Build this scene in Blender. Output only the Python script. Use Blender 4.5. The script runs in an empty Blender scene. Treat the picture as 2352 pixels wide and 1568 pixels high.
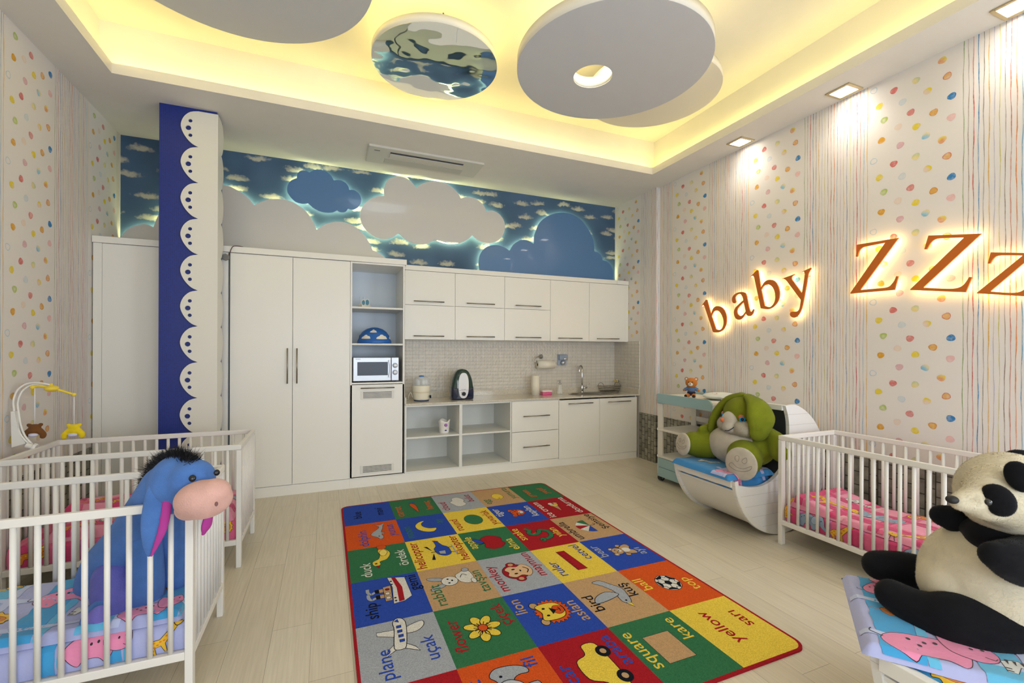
import bpy, math, random
from mathutils import Vector, Matrix, noise
from mathutils.geometry import tessellate_polygon
PI = math.pi
SC = bpy.context.scene
COL = SC.collection

# ---------------------------------------------------------------- camera, world, lights, exposure
F_PX, YAW, ROLL, SHIFT, CAM_H = 1035.52, math.radians(22.405), math.radians(0.2113), 17.8, 1.5
cam_d = bpy.data.cameras.new('camera')
cam_d.sensor_width = 36.0
cam_d.lens = F_PX / 2352 * 36.0
cam_d.shift_y = SHIFT / 2352
cam_d.clip_start = 0.02
cam = bpy.data.objects.new('camera', cam_d)
COL.objects.link(cam)
cam.matrix_world = Matrix.Translation((0, 0, CAM_H)) @ Matrix.Rotation(-YAW, 4, 'Z') @ Matrix.Rotation(PI / 2, 4, 'X') @ Matrix.Rotation(ROLL, 4, 'Z')
SC.camera = cam
SC.view_settings.view_transform = 'Standard'
SC.view_settings.look = 'None'
SC.view_settings.gamma = 1.0
SC.view_settings.exposure = 0.04
SC.view_settings.use_curve_mapping = False
w = bpy.data.worlds.new('world'); SC.world = w
w.use_nodes = True
w.node_tree.nodes['Background'].inputs[0].default_value = (0.62, 0.78, 1.0, 1)
w.node_tree.nodes['Background'].inputs[1].default_value = 1.0
SC.cycles.max_bounces = 7
SC.cycles.diffuse_bounces = 5
SC.cycles.glossy_bounces = 3
SC.cycles.transmission_bounces = 6
SC.cycles.transparent_max_bounces = 6
SC.cycles.caustics_reflective = False
SC.cycles.caustics_refractive = False
SC.cycles.sample_clamp_indirect = 4.0
SC.cycles.use_denoising = True

def area_light(name, loc, direction, sx, sy, power, color, spread=PI):
    d = bpy.data.lights.new(name, 'AREA')
    d.shape = 'RECTANGLE'; d.size = sx; d.size_y = sy
    d.energy = power; d.color = color; d.spread = spread
    o = bpy.data.objects.new(name, d); COL.objects.link(o)
    o.location = loc
    o.rotation_euler = Vector(direction).to_track_quat('-Z', 'Y').to_euler()
    return o
# daylight through the windows behind the camera (end wall) and the glazed door in the right wall
area_light('window_daylight', (0.9, -2.82, 1.55), (0, 1, 0.02), 4.2, 2.0, 128, (0.84, 0.92, 1.0))
area_light('door_daylight', (4.04, -0.75, 1.45), (-0.95, 0.55, 0.0), 1.5, 2.1, 82, (0.84, 0.92, 1.0))
# unseen warm area light over the front half of the room, behind the camera
area_light('front_area_light', (0.9, -1.2, 3.5), (0, 0, -1), 1.2, 1.2, 16, (1.0, 0.9, 0.76))

# ---------------------------------------------------------------- helpers
def lin(c):
    return tuple(((x / 12.92) if x <= 0.04045 else ((x + 0.055) / 1.055) ** 2.4) for x in c[:3])
def C8(r, g, b):
    return lin((r / 255, g / 255, b / 255))

MATS = {}
def mat(name, col=(0.8, 0.8, 0.8), rough=0.5, metal=0.0, bump=0.0, bscale=60.0, attr=False, emit=None, estr=0.0,
        trans=0.0, ior=1.45, sheen=0.0, coat=0.0, vary=0.0, vscale=6.0, spec=0.5, alpha=1.0):
    if name in MATS: return MATS[name]
    m = bpy.data.materials.new(name); m.use_nodes = True
    nt = m.node_tree; N = nt.nodes; L = nt.links
    b = N['Principled BSDF']
    b.inputs['Base Color'].default_value = (*col, 1)
    b.inputs['Roughness'].default_value = rough
    b.inputs['Metallic'].default_value = metal
    b.inputs['Specular IOR Level'].default_value = spec
    b.inputs['IOR'].default_value = ior
    b.inputs['Transmission Weight'].default_value = trans
    b.inputs['Coat Weight'].default_value = coat
    b.inputs['Alpha'].default_value = alpha
    if sheen:
        b.inputs['Sheen Weight'].default_value = sheen
        b.inputs['Sheen Roughness'].default_value = 0.5
        b.inputs['Sheen Tint'].default_value = (*[min(1, x * 0.7 + 0.3) for x in col], 1)
    src = None
    if attr:
        a = N.new('ShaderNodeAttribute'); a.attribute_name = 'Col'; src = a.outputs['Color']
    tc = N.new('ShaderNodeTexCoord')
    if vary:
        n = N.new('ShaderNodeTexNoise'); n.inputs['Scale'].default_value = vscale; n.inputs['Detail'].default_value = 4
        L.new(tc.outputs['Object'], n.inputs['Vector'])
        mx = N.new('ShaderNodeMix'); mx.data_type = 'RGBA'; mx.blend_type = 'MULTIPLY'
        mr = N.new('ShaderNodeMapRange'); mr.inputs['From Min'].default_value = 0.3; mr.inputs['From Max'].default_value = 0.7
        mr.inputs['To Min'].default_value = 1 - vary; mr.inputs['To Max'].default_value = 1.0
        L.new(n.outputs['Fac'], mr.inputs['Value'])
        mx.inputs['Factor'].default_value = 1.0
        if src: L.new(src, mx.inputs['A'])
        else: mx.inputs['A'].default_value = (*col, 1)
        L.new(mr.outputs['Result'], mx.inputs['B'])
        src = mx.outputs['Result']
    if src: L.new(src, b.inputs['Base Color'])
    if emit:
        b.inputs['Emission Color'].default_value = (*emit, 1)
        b.inputs['Emission Strength'].default_value = estr
    if bump:
        n = N.new('ShaderNodeTexNoise'); n.inputs['Scale'].default_value = bscale; n.inputs['Detail'].default_value = 3
        L.new(tc.outputs['Object'], n.inputs['Vector'])
        bp = N.new('ShaderNodeBump'); bp.inputs['Strength'].default_value = bump; bp.inputs['Distance'].default_value = 0.01
        L.new(n.outputs['Fac'], bp.inputs['Height']); L.new(bp.outputs['Normal'], b.inputs['Normal'])
    MATS[name] = m
    return m

def catmull(pts, n=6, closed=False):
    P = [tuple(p) for p in pts]; m = len(P); out = []
    rng = range(m) if closed else range(m - 1)
    for i in rng:
        if closed: p0, p1, p2, p3 = P[(i - 1) % m], P[i], P[(i + 1) % m], P[(i + 2) % m]
        else: p0, p1, p2, p3 = P[max(i - 1, 0)], P[i], P[i + 1], P[min(i + 2, m - 1)]
        for k in range(n):
            t = k / n; t2 = t * t; t3 = t2 * t
            out.append(tuple(0.5 * (2 * b + (c - a) * t + (2 * a - 5 * b + 4 * c - d) * t2 + (3 * b - a - 3 * c + d) * t3)
                             for a, b, c, d in zip(p0, p1, p2, p3)))
    if not closed: out.append(P[-1])
    return out

def lobes(ls, n=5):
    out = []
    for l in ls:
        s = catmull(l, n) if len(l) > 2 else list(l)
        if out and math.dist(out[-1], s[0]) < 1e-6: s = s[1:]
        out += s
    if math.dist(out[0], out[-1]) < 1e-6: out = out[:-1]
    return out

class MB:
    def __init__(s):
        s.v = []; s.f = []; s.m = []; s.sm = []; s.c = []
    def add(s, V, Fc, mi=0, smooth=False, col=(1, 1, 1)):
        b = len(s.v); s.v += [tuple(p) for p in V]
        if isinstance(col, list): s.c += col
        else: s.c += [col] * len(V)
        for f in Fc:
            s.f.append(tuple(b + i for i in f)); s.m.append(mi); s.sm.append(smooth)
        return s
    def box(s, x0, y0, z0, x1, y1, z1, mi=0, col=(1, 1, 1), M=None):
        V = [Vector((x, y, z)) for z in (z0, z1) for y in (y0, y1) for x in (x0, x1)]
        if M: V = [M @ p for p in V]
        return s.add(V, [(0, 2, 3, 1), (4, 5, 7, 6), (0, 1, 5, 4), (2, 6, 7, 3), (0, 4, 6, 2), (1, 3, 7, 5)], mi, False, col)
    def prism(s, poly, M, h, mi=0, holes=(), smooth_side=False, col=(1, 1, 1)):
        """poly in local xy, extruded along local z from 0 to h, placed with matrix M"""
        lo = [list(poly)] + [list(h_) for h_ in holes]
        tris = tessellate_polygon([[Vector((p[0], p[1], 0)) for p in l] for l in lo])
        flat = [p for l in lo for p in l]
        V = [M @ Vector((p[0], p[1], 0)) for p in flat] + [M @ Vector((p[0], p[1], h)) for p in flat]
        n = len(flat)
        s.add(V, [tuple(t[::-1]) for t in tris] + [tuple(n + i for i in t) for t in tris], mi, False, col)
        b = 0
        for l in lo:
            m = len(l)
            V = [M @ Vector((p[0], p[1], 0)) for p in l] + [M @ Vector((p[0], p[1], h)) for p in l]
            s.add(V, [(i, (i + 1) % m, m + (i + 1) % m, m + i) for i in range(m)], mi, smooth_side, col)
        return s
    def tube(s, pts, r, seg=8, mi=0, caps=True, smooth=True, col=(1, 1, 1), closed=False, flat=1.0):
        P = [Vector(p) for p in pts]; n = len(P)
        R = r if isinstance(r, (list, tuple)) else [r] * n
        V = []; up = Vector((0, 0, 1))
        t0 = (P[1] - P[0]).normalized()
        nrm = t0.cross(up)
        if nrm.length < 0.1: nrm = t0.cross(Vector((1, 0, 0)))
        nrm.normalize()
        for i in range(n):
            if closed: t = (P[(i + 1) % n] - P[i - 1]).normalized()
            else: t = (P[min(i + 1, n - 1)] - P[max(i - 1, 0)]).normalized()
            nrm = (nrm - t * nrm.dot(t)).normalized()
            bn = t.cross(nrm)
            for k in range(seg):
                a = 2 * PI * k / seg
                V.append(P[i] + (nrm * math.cos(a) + bn * math.sin(a) * flat) * R[i])
        Fc = []
        for i in range(n if closed else n - 1):
            j = (i + 1) % n
            for k in range(seg):
                Fc.append((i * seg + k, i * seg + (k + 1) % seg, j * seg + (k + 1) % seg, j * seg + k))
        s.add(V, Fc, mi, smooth, col)
        if caps and not closed:
            b = len(s.v) - len(V)
            s.f.append(tuple(b + k for k in range(seg))[::-1]); s.m.append(mi); s.sm.append(False)
            s.f.append(tuple(b + (n - 1) * seg + k for k in range(seg))); s.m.append(mi); s.sm.append(False)
        return s
    def cyl(s, x, y, z0, z1, r, seg=24, mi=0, r2=None, col=(1, 1, 1)):
        return s.lathe([(0, z0), (r, z0), (r2 if r2 is not None else r, z1), (0, z1)], x, y, 0, seg, mi, smooth=False, sharp=True, col=col)
    def lathe(s, prof, x=0, y=0, z=0, seg=28, mi=0, smooth=True, sharp=False, M=None, col=(1, 1, 1), sx=1, sy=1):
        if sharp:
            pr = []
            for i in range(len(prof) - 1): pr.append((prof[i], prof[i + 1]))
        else: pr = [tuple(prof)]
        for pf in pr:
            V = []; n = len(pf)
            for (r, h) in pf:
                for k in range(seg):
                    a = 2 * PI * k / seg
                    p = Vector((x + r * math.cos(a) * sx, y + r * math.sin(a) * sy, z + h))
                    V.append(M @ p if M else p)
            Fc = [(i * seg + k, i * seg + (k + 1) % seg, (i + 1) * seg + (k + 1) % seg, (i + 1) * seg + k) for i in range(n - 1) for k in range(seg)]
            s.add(V, Fc, mi, smooth or sharp, col)
        return s
    def ell(s, c, r, M=None, seg=24, rings=14, mi=0, col=(1, 1, 1)):
        """ellipsoid; M is a 3x3 rotation"""
        if not hasattr(r, '__len__'): r = (r, r, r)
        V = []; c = Vector(c)
        for i in range(rings + 1):
            t = PI * i / rings
            for k in range(seg):
                a = 2 * PI * k / seg
                p = Vector((r[0] * math.sin(t) * math.cos(a), r[1] * math.sin(t) * math.sin(a), r[2] * math.cos(t)))
                V.append(c + (M @ p if M else p))
        Fc = [((i + 1) * seg + k, (i + 1) * seg + (k + 1) % seg, i * seg + (k + 1) % seg, i * seg + k) for i in range(rings) for k in range(seg)]
        return s.add(V, Fc, mi, True, col)
    def limb(s, pts, rad, seg=18, mi=0, col=(1, 1, 1), n=5, flat=1.0):
        """round-ended tapering limb through points"""
        q = catmull([(*p, r) for p, r in zip(pts, rad)], n)
        a = Vector(q[0][:3]); b = Vector(q[1][:3]); d = (b - a).normalized()
        P = []; R = []
        for k in range(5):
            t = PI / 2 * k / 5
            P.append(a - d * q[0][3] * math.cos(t)); R.append(max(q[0][3] * math.sin(t), 1e-4))
        for x in q: P.append(Vector(x[:3])); R.append(x[3])
        a = Vector(q[-1][:3]); d = (a - Vector(q[-2][:3])).normalized()
        for k in range(1, 6):
            t = PI / 2 * k / 5
            P.append(a + d * q[-1][3] * math.sin(t)); R.append(max(q[-1][3] * math.cos(t), 1e-4))
        return s.tube(P, R, seg, mi, True, True, col, flat=flat)
    def build(s, name, mats, parent=None, bevel=0.0, segs=2, remesh=0.0, smooth_it=0, kind=None, fix=True, subsurf=0, disp=0.0, dscale=8.0):
        me = bpy.data.meshes.new(name)
        me.from_pydata(s.v, [], s.f)
        if not isinstance(mats, (list, tuple)): mats = [mats]
        for m in mats: me.materials.append(m)
        me.polygons.foreach_set('material_index', s.m)
        me.polygons.foreach_set('use_smooth', s.sm)
        if any(c != (1, 1, 1) for c in s.c):
            at = me.color_attributes.new('Col', 'FLOAT_COLOR', 'POINT')
            at.data.foreach_set('color', [x for c in s.c for x in (*c, 1.0)])
        me.validate()
        if fix:
            import bmesh
            bm = bmesh.new(); bm.from_mesh(me)
            bmesh.ops.remove_doubles(bm, verts=bm.verts, dist=1e-5)
            bmesh.ops.recalc_face_normals(bm, faces=bm.faces)
            bm.to_mesh(me); bm.free()
        me.update()
        o = bpy.data.objects.new(name, me); COL.objects.link(o)
        if remesh:
            md = o.modifiers.new('blend', 'REMESH'); md.mode = 'VOXEL'; md.voxel_size = remesh; md.use_smooth_shade = True
            if smooth_it:
                md = o.modifiers.new('soft', 'SMOOTH'); md.iterations = smooth_it; md.factor = 0.6
        if disp:
            tx = bpy.data.textures.new(name + '_relief', 'CLOUDS'); tx.noise_scale = 1.0 / dscale
            md = o.modifiers.new('relief', 'DISPLACE'); md.texture = tx; md.strength = disp; md.texture_coords = 'LOCAL'
        if bevel:
            md = o.modifiers.new('edge', 'BEVEL'); md.width = bevel; md.segments = segs; md.limit_method = 'ANGLE'; md.angle_limit = 0.6
            md.harden_normals = False
        if subsurf:
            md = o.modifiers.new('sub', 'SUBSURF'); md.levels = subsurf; md.render_levels = subsurf
        put(o, parent)
        if kind: o['kind'] = kind
        return o

WL = {}
def put(o, parent):
    if parent is None:
        if o.type == 'MESH' and len(o.data.vertices):
            vs = o.data.vertices
            xs = [v.co.x for v in vs]; ys = [v.co.y for v in vs]; z = min(v.co.z for v in vs)
            c = Vector(((min(xs) + max(xs)) / 2, (min(ys) + max(ys)) / 2, z))
            o.data.transform(Matrix.Translation(-c)); o.location = c
            WL[o.name] = c
    else:
        o.parent = parent
        o.matrix_parent_inverse = Matrix.Translation(-WL.get(parent.name, Vector((0, 0, 0))))
        WL[o.name] = Vector((0, 0, 0))

def thing(name, label, cat, loc=(0, 0, 0), group=None):
    o = bpy.data.objects.new(name, None); COL.objects.link(o)
    o.empty_display_size = 0.1
    o.location = loc; WL[o.name] = Vector(loc)
    o['label'] = label; o['category'] = cat
    if group: o['group'] = group
    return o
def tag(o, label, cat, group=None):
    o['label'] = label; o['category'] = cat
    if group: o['group'] = group
    return o
def dup(o, parent=None):
    c = o.copy(); COL.objects.link(c); c.parent = parent
    for ch in list(o.children): dup(ch, c)
    return c
def place(o, loc, rz=0.0):
    o.location = loc; o.rotation_euler = (0, 0, rz)
    return o

# point of the photograph on a real plane of the room (used to measure outlines from the photo)
_f = Vector((math.sin(YAW), math.cos(YAW), 0)); _r0 = Vector((math.cos(YAW), -math.sin(YAW), 0)); _u0 = Vector((0, 0, 1))
_r = _r0 * math.cos(ROLL) + _u0 * math.sin(ROLL); _u = _u0 * math.cos(ROLL) - _r0 * math.sin(ROLL)
def on(px, py, ax, val):
    d = _f + _r * ((px - 1176) / F_PX) + _u * ((784 + SHIFT - py) / F_PX)
    o = Vector((0, 0, CAM_H)); i = 'XYZ'.index(ax)
    return o + d * ((val - o[i]) / d[i])

# ---- printed decals: coloured shapes lying on a surface S(u, v) -> (point, normal)
def stroke(pts, wd, closed=False):
    """ribbon quads along a polyline -> list of quads"""
    n = len(pts); L_ = []; R_ = []
    for i in range(n):
        if closed: a, b = pts[i - 1], pts[(i + 1) % n]
        else: a, b = pts[max(i - 1, 0)], pts[min(i + 1, n - 1)]
        dx, dy = b[0] - a[0], b[1] - a[1]; l = math.hypot(dx, dy) or 1e-9
        nx, ny = -dy / l * wd / 2, dx / l * wd / 2
        L_.append((pts[i][0] + nx, pts[i][1] + ny)); R_.append((pts[i][0] - nx, pts[i][1] - ny))
    q = []
    for i in range(n if closed else n - 1):
        j = (i + 1) % n
        q.append([L_[i], L_[j], R_[j], R_[i]])
    return q

class Decals:
    """collects 2-D coloured shapes in a surface's (u, v) metres"""
    def __init__(s, mb, S, maxlen=1.0, mi=0):
        s.mb = mb; s.S = S; s.maxlen = maxlen; s.mi = mi; s.T = (0, 0, 1, 0)
    def frame(s, u, v, sc=1.0, ang=0.0): s.T = (u, v, sc, ang)
    def _t(s, p):
        u, v, k, a = s.T; c, n = math.cos(a), math.sin(a)
        return (u + k * (p[0] * c - p[1] * n), v + k * (p[0] * n + p[1] * c))
    def _emit(s, tris, col, lay):
        V = []; Fc = []
        stack = list(tris); idx = {}
        def vid(p):
            k = (round(p[0], 6), round(p[1], 6))
            if k not in idx:
                P, N = s.S(p[0], p[1])
                idx[k] = len(V); V.append(P + N * (0.0004 * lay))
            return idx[k]
        while stack:
            t = stack.pop()
            e = [math.dist(t[i], t[(i + 1) % 3]) for i in range(3)]
            m = max(e)
            if m > s.maxlen:
                i = e.index(m); a, b, c = t[i], t[(i + 1) % 3], t[(i + 2) % 3]
                mid = ((a[0] + b[0]) / 2, (a[1] + b[1]) / 2)
                stack += [(a, mid, c), (mid, b, c)]
            else: Fc.append(tuple(vid(p) for p in t))
        s.mb.add(V, [f for f in Fc if len(set(f)) == 3], s.mi, True, col)
    def poly(s, pts, col, lay=1, out=None, ow=0.004, smooth=False, holes=()):
        if smooth: pts = catmull(pts, 4, True)
        P = [s._t(p) for p in pts]
        H = [[s._t(p) for p in h] for h in holes]
        loops = [P] + H
        flat = [p for l in loops for p in l]
        tr = tessellate_polygon([[Vector((p[0], p[1], 0)) for p in l] for l in loops])
        s._emit([tuple(flat[i] for i in t) for t in tr], col, lay)
        if out:
            for l in loops:
                s._quads(stroke(l, ow, True), out, lay + 0.7)
    def _quads(s, qs, col, lay):
        t = []
        for q in qs: t += [(q[0], q[1], q[2]), (q[0], q[2], q[3])]
        s._emit(t, col, lay)
    def line(s, pts, wd, col, lay=2, smooth=False, closed=False):
        if smooth: pts = catmull(pts, 4, closed)
        s._quads(stroke([s._t(p) for p in pts], wd * s.T[2], closed), col, lay)
    def disc(s, x, y, rx, ry=None, col=(0, 0, 0), lay=1, out=None, ow=0.004, n=20, rot=0):
        ry = rx if ry is None else ry
        c, q = math.cos(rot), math.sin(rot)
        s.poly([(x + rx * math.cos(a) * c - ry * math.sin(a) * q, y + rx * math.cos(a) * q + ry * math.sin(a) * c)
                for a in [2 * PI * k / n for k in range(n)]], col, lay, out, ow)
    def text(s, body, x, y, size, col, lay=2, align='LEFT', bold=0.0, cond=1.0):
        for t in glyph_tris(body, bold):
            s._emit([tuple(s._t((x + (p[0] - GL[body, bold] * {'LEFT': 0, 'CENTER': .5, 'RIGHT': 1}[align]) * size * cond, y + p[1] * size)) for p in t)], col, lay)

GC = {}; GL = {}
def glyph_tris(body, bold=0.0):
    k = (body, bold)
    if k in GC: return GC[k]
    cu = bpy.data.curves.new('lettering', 'FONT'); cu.body = body; cu.resolution_u = 3; cu.offset = bold
    o = bpy.data.objects.new('lettering', cu); COL.objects.link(o)
    dg = bpy.context.evaluated_depsgraph_get(); dg.update()
    ev = o.evaluated_get(dg); me = ev.to_mesh()
    me.calc_loop_triangles()
    vs = [v.co.copy() for v in me.vertices]
    T = [tuple((vs[i].x, vs[i].y) for i in t.vertices) for t in me.loop_triangles]
    T = [t if ((t[1][0]-t[0][0])*(t[2][1]-t[0][1])-(t[1][1]-t[0][1])*(t[2][0]-t[0][0])) > 0 else t[::-1] for t in T]
    ev.to_mesh_clear()
    bpy.data.objects.remove(o); bpy.data.curves.remove(cu)
    GL[k] = max([p[0] for t in T for p in t] or [0])
    GC[k] = T
    return T

def fuzz(o, n, length, width, tint=.22, lean=.6, seed=1, up=None):
    """bakes the shape of a soft toy part and grows short pile strands out of its own surface"""
    import numpy as np
    dg = bpy.context.evaluated_depsgraph_get(); dg.update()
    me = bpy.data.meshes.new_from_object(o.evaluated_get(dg))
    o.modifiers.clear()
    me.calc_loop_triangles()
    nv = len(me.vertices); V = np.empty(nv * 3); me.vertices.foreach_get('co', V); V = V.reshape(-1, 3)
    Nn = np.empty(nv * 3); me.vertices.foreach_get('normal', Nn); Nn = Nn.reshape(-1, 3)
    T = np.empty(len(me.loop_triangles) * 3, dtype=np.int32); me.loop_triangles.foreach_get('vertices', T); T = T.reshape(-1, 3)
    rng = np.random.default_rng(seed)
    A = np.linalg.norm(np.cross(V[T[:, 1]] - V[T[:, 0]], V[T[:, 2]] - V[T[:, 0]]), axis=1)
    k = rng.choice(len(T), n, p=A / A.sum()); r1 = np.sqrt(rng.random(n)); r2 = rng.random(n)
    b = np.stack([1 - r1, r1 * (1 - r2), r1 * r2], 1)
    P = (V[T[k]] * b[:, :, None]).sum(1); Nm = (Nn[T[k]] * b[:, :, None]).sum(1); Nm /= np.linalg.norm(Nm, axis=1)[:, None] + 1e-9
    tg = rng.normal(0, .55, (n, 3)) + np.array([-.25, .1, -.9]); tg -= Nm * (tg * Nm).sum(1)[:, None]; tg /= np.linalg.norm(tg, axis=1)[:, None]
    d = Nm * rng.uniform(.35, .75, n)[:, None] + tg * (.5 + lean * .5); d /= np.linalg.norm(d, axis=1)[:, None]
    sd = np.cross(d, Nm); sd /= np.linalg.norm(sd, axis=1)[:, None]
    L_ = length * rng.uniform(.6, 1.15, n)[:, None]; base = P - Nm * width
    B = np.stack([base + sd * width / 2, base - sd * width / 2, base + d * L_], 1)[:, ::-1].reshape(-1, 3)
    m_ = me.materials[0]; col = m_['pile']; polys = [tuple(p.vertices) for p in me.polygons]
    allV = np.vstack([V, B]); F_ = polys + [(nv + 3 * i, nv + 3 * i + 1, nv + 3 * i + 2) for i in range(n)]
    m2 = bpy.data.meshes.new(o.name); m2.from_pydata(allV.tolist(), [], F_); m2.materials.append(m_)
    m2.polygons.foreach_set('use_smooth', [True] * len(F_))
    at = m2.color_attributes.new('Col', 'FLOAT_COLOR', 'POINT')
    t = 1 - tint * rng.random(n); t3 = np.repeat(t, 3); t3[0::3] *= 1.1; t3[2::3] *= .92; t3[1::3] *= .92
    C_ = np.ones((len(allV), 4)); C_[:nv, :3] = np.array(col) * .82; C_[nv:, :3] = np.array(col)[None, :] * t3[:, None]
    at.data.foreach_set('color', C_.ravel())
    m2.normals_split_custom_set_from_vertices(np.vstack([Nn, np.repeat(Nm, 3, axis=0)]).tolist())
    o.data = m2
    return o
def pile(name, col, **k):
    m = mat(name, col, 1.0, attr=True, sheen=.25, spec=.1, vary=k.get('vary', .15), vscale=k.get('vs', 14)); m['pile'] = col; return m
# ================================================================ THE SETTING
XL, XR, XR2, YB, YF, ZC = -1.93, 4.10, 4.045, 5.73, -2.9, 3.655
YJ = 4.80                                    # where the right wall steps in
white_ceiling = mat('ceiling_paint', C8(226, 222, 215), 0.75, vary=0.03)

def nodemat(name, rough=0.5, spec=0.5):
    m = bpy.data.materials.new(name); m.use_nodes = True
    b = m.node_tree.nodes['Principled BSDF']
    b.inputs['Roughness'].default_value = rough; b.inputs['Specular IOR Level'].default_value = spec
    MATS[name] = m
    return m, m.node_tree.nodes, m.node_tree.links, b
def ramp(N, stops):
    r = N.new('ShaderNodeValToRGB'); e = r.color_ramp.elements
    e[0].position, e[0].color = stops[0][0], (*stops[0][1], 1)
    e[1].position, e[1].color = stops[-1][0], (*stops[-1][1], 1)
    for p, c in stops[1:-1]:
        x = e.new(p); x.color = (*c, 1)
    return r
def mapping(N, L, scale=(1, 1, 1), rot=(0, 0, 0), src='Object', loc=(0, 0, 0)):
    tc = N.new('ShaderNodeTexCoord'); mp = N.new('ShaderNodeMapping')
    mp.inputs['Scale'].default_value = scale; mp.inputs['Rotation'].default_value = rot; mp.inputs['Location'].default_value = loc
    L.new(tc.outputs[src], mp.inputs['Vector']); return mp
def swizzle(N, L, order, src='Object'):
    tc = N.new('ShaderNodeTexCoord'); sp = N.new('ShaderNodeSeparateXYZ'); cb = N.new('ShaderNodeCombineXYZ')
    L.new(tc.outputs[src], sp.inputs[0])
    for i, a in enumerate(order):
        if a in 'XYZ': L.new(sp.outputs[a], cb.inputs[i])
    return cb

# floor: pale laminate boards running away from the camera
m, N, L, b = nodemat('pale_laminate', 0.38)
cb = swizzle(N, L, 'YX0')
br = N.new('ShaderNodeTexBrick'); br.offset = 0.37; br.inputs['Scale'].default_value = 1.0
br.inputs['Brick Width'].default_value = 1.28; br.inputs['Row Height'].default_value = 0.192
br.inputs['Mortar Size'].default_value = 0.0012; br.inputs['Mortar Smooth'].default_value = 0.3
br.inputs['Color1'].default_value = (*C8(214, 206, 188), 1); br.inputs['Color2'].default_value = (*C8(206, 197, 178), 1)
br.inputs['Mortar'].default_value = (*C8(150, 140, 120), 1)
L.new(cb.outputs[0], br.inputs['Vector'])
mp = mapping(N, L, (60, 2.2, 1))
ns = N.new('ShaderNodeTexNoise'); ns.inputs['Scale'].default_value = 1.6; ns.inputs['Detail'].default_value = 6
L.new(mp.outputs[0], ns.inputs['Vector'])
rp = ramp(N, [(0.3, (0.86, 0.85, 0.83)), (0.7, (1.0, 1.0, 1.0))]); L.new(ns.outputs['Fac'], rp.inputs['Fac'])
mx = N.new('ShaderNodeMix'); mx.data_type = 'RGBA'; mx.blend_type = 'MULTIPLY'; mx.inputs['Factor'].default_value = 1
L.new(br.outputs['Color'], mx.inputs['A']); L.new(rp.outputs['Color'], mx.inputs['B']); L.new(mx.outputs['Result'], b.inputs['Base Color'])
floor_m = m
mb = MB(); mb.box(XL - .1, YF - .1, -0.1, XR + .1, YB + .1, 0.0)
mb.build('floor', floor_m, kind='structure')

# ceiling: soffit ring, lip, cove shelf, cove walls and raised top in one surface
RX0, RX1, RY0, RY1, LIP, COVE, ZT = -1.563, 3.705, -1.9, 4.47, 3.738, 0.12, 4.12
mb = MB()
def rect(x0, y0, x1, y1, z): return [(x0, y0, z), (x1, y0, z), (x1, y1, z), (x0, y1, z)]
o4, i4 = rect(XL - .1, YF - .1, XR + .1, YB + .1, ZC), rect(RX0, RY0, RX1, RY1, ZC)
i5 = rect(RX0, RY0, RX1, RY1, LIP); i6 = rect(RX0 - COVE, RY0 - COVE, RX1 + COVE, RY1 + COVE, LIP)
i7 = rect(RX0 - COVE, RY0 - COVE, RX1 + COVE, RY1 + COVE, ZT)
ringf = lambda a, b: [(a + k, a + (k + 1) % 4, b + (k + 1) % 4, b + k) for k in range(4)]
mb.add(o4 + i4 + i5 + i6 + i7, ringf(0, 4) + ringf(4, 8) + ringf(8, 12) + ringf(12, 16) + [(16, 17, 18, 19)])
mb.build('ceiling', white_ceiling, kind='structure', fix=False)

# wallpaper: bands of watercolour dots and bands of hand-drawn pinstripes
m, N, L, b = nodemat('dots_and_stripes_wallpaper', 0.7, 0.3)
at = N.new('ShaderNodeAttribute'); at.attribute_name = 'Col'
mp = mapping(N, L, (1, 1, 1)); ns = N.new('ShaderNodeTexNoise'); ns.inputs['Scale'].default_value = 45; ns.inputs['Detail'].default_value = 3
L.new(mp.outputs[0], ns.inputs['Vector'])
mr = N.new('ShaderNodeMapRange'); mr.inputs['From Min'].default_value = 0.45; mr.inputs['From Max'].default_value = 0.8; mr.inputs['To Max'].default_value = 0.42
L.new(ns.outputs['Fac'], mr.inputs['Value'])
mx = N.new('ShaderNodeMix'); mx.data_type = 'RGBA'; mx.inputs['B'].default_value = (*C8(228, 222, 218), 1)
L.new(mr.outputs['Result'], mx.inputs['Factor']); L.new(at.outputs['Color'], mx.inputs['A']); L.new(mx.outputs['Result'], b.inputs['Base Color'])
paper_m = m
PAPER = C8(226, 220, 215)
def cw(c, t): return tuple(a * (1 - t) + p * t for a, p in zip(c, PAPER))
RED, ORG, YEL, BLU, LBL, GRN, PNK, PCH, MAU, OCH = C8(206, 84, 78), C8(222, 140, 70), C8(226, 202, 52), C8(58, 128, 186), C8(128, 186, 214), C8(170, 190, 90), C8(228, 178, 176), C8(226, 200, 180), C8(208, 150, 162), C8(218, 160, 48)
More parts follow.
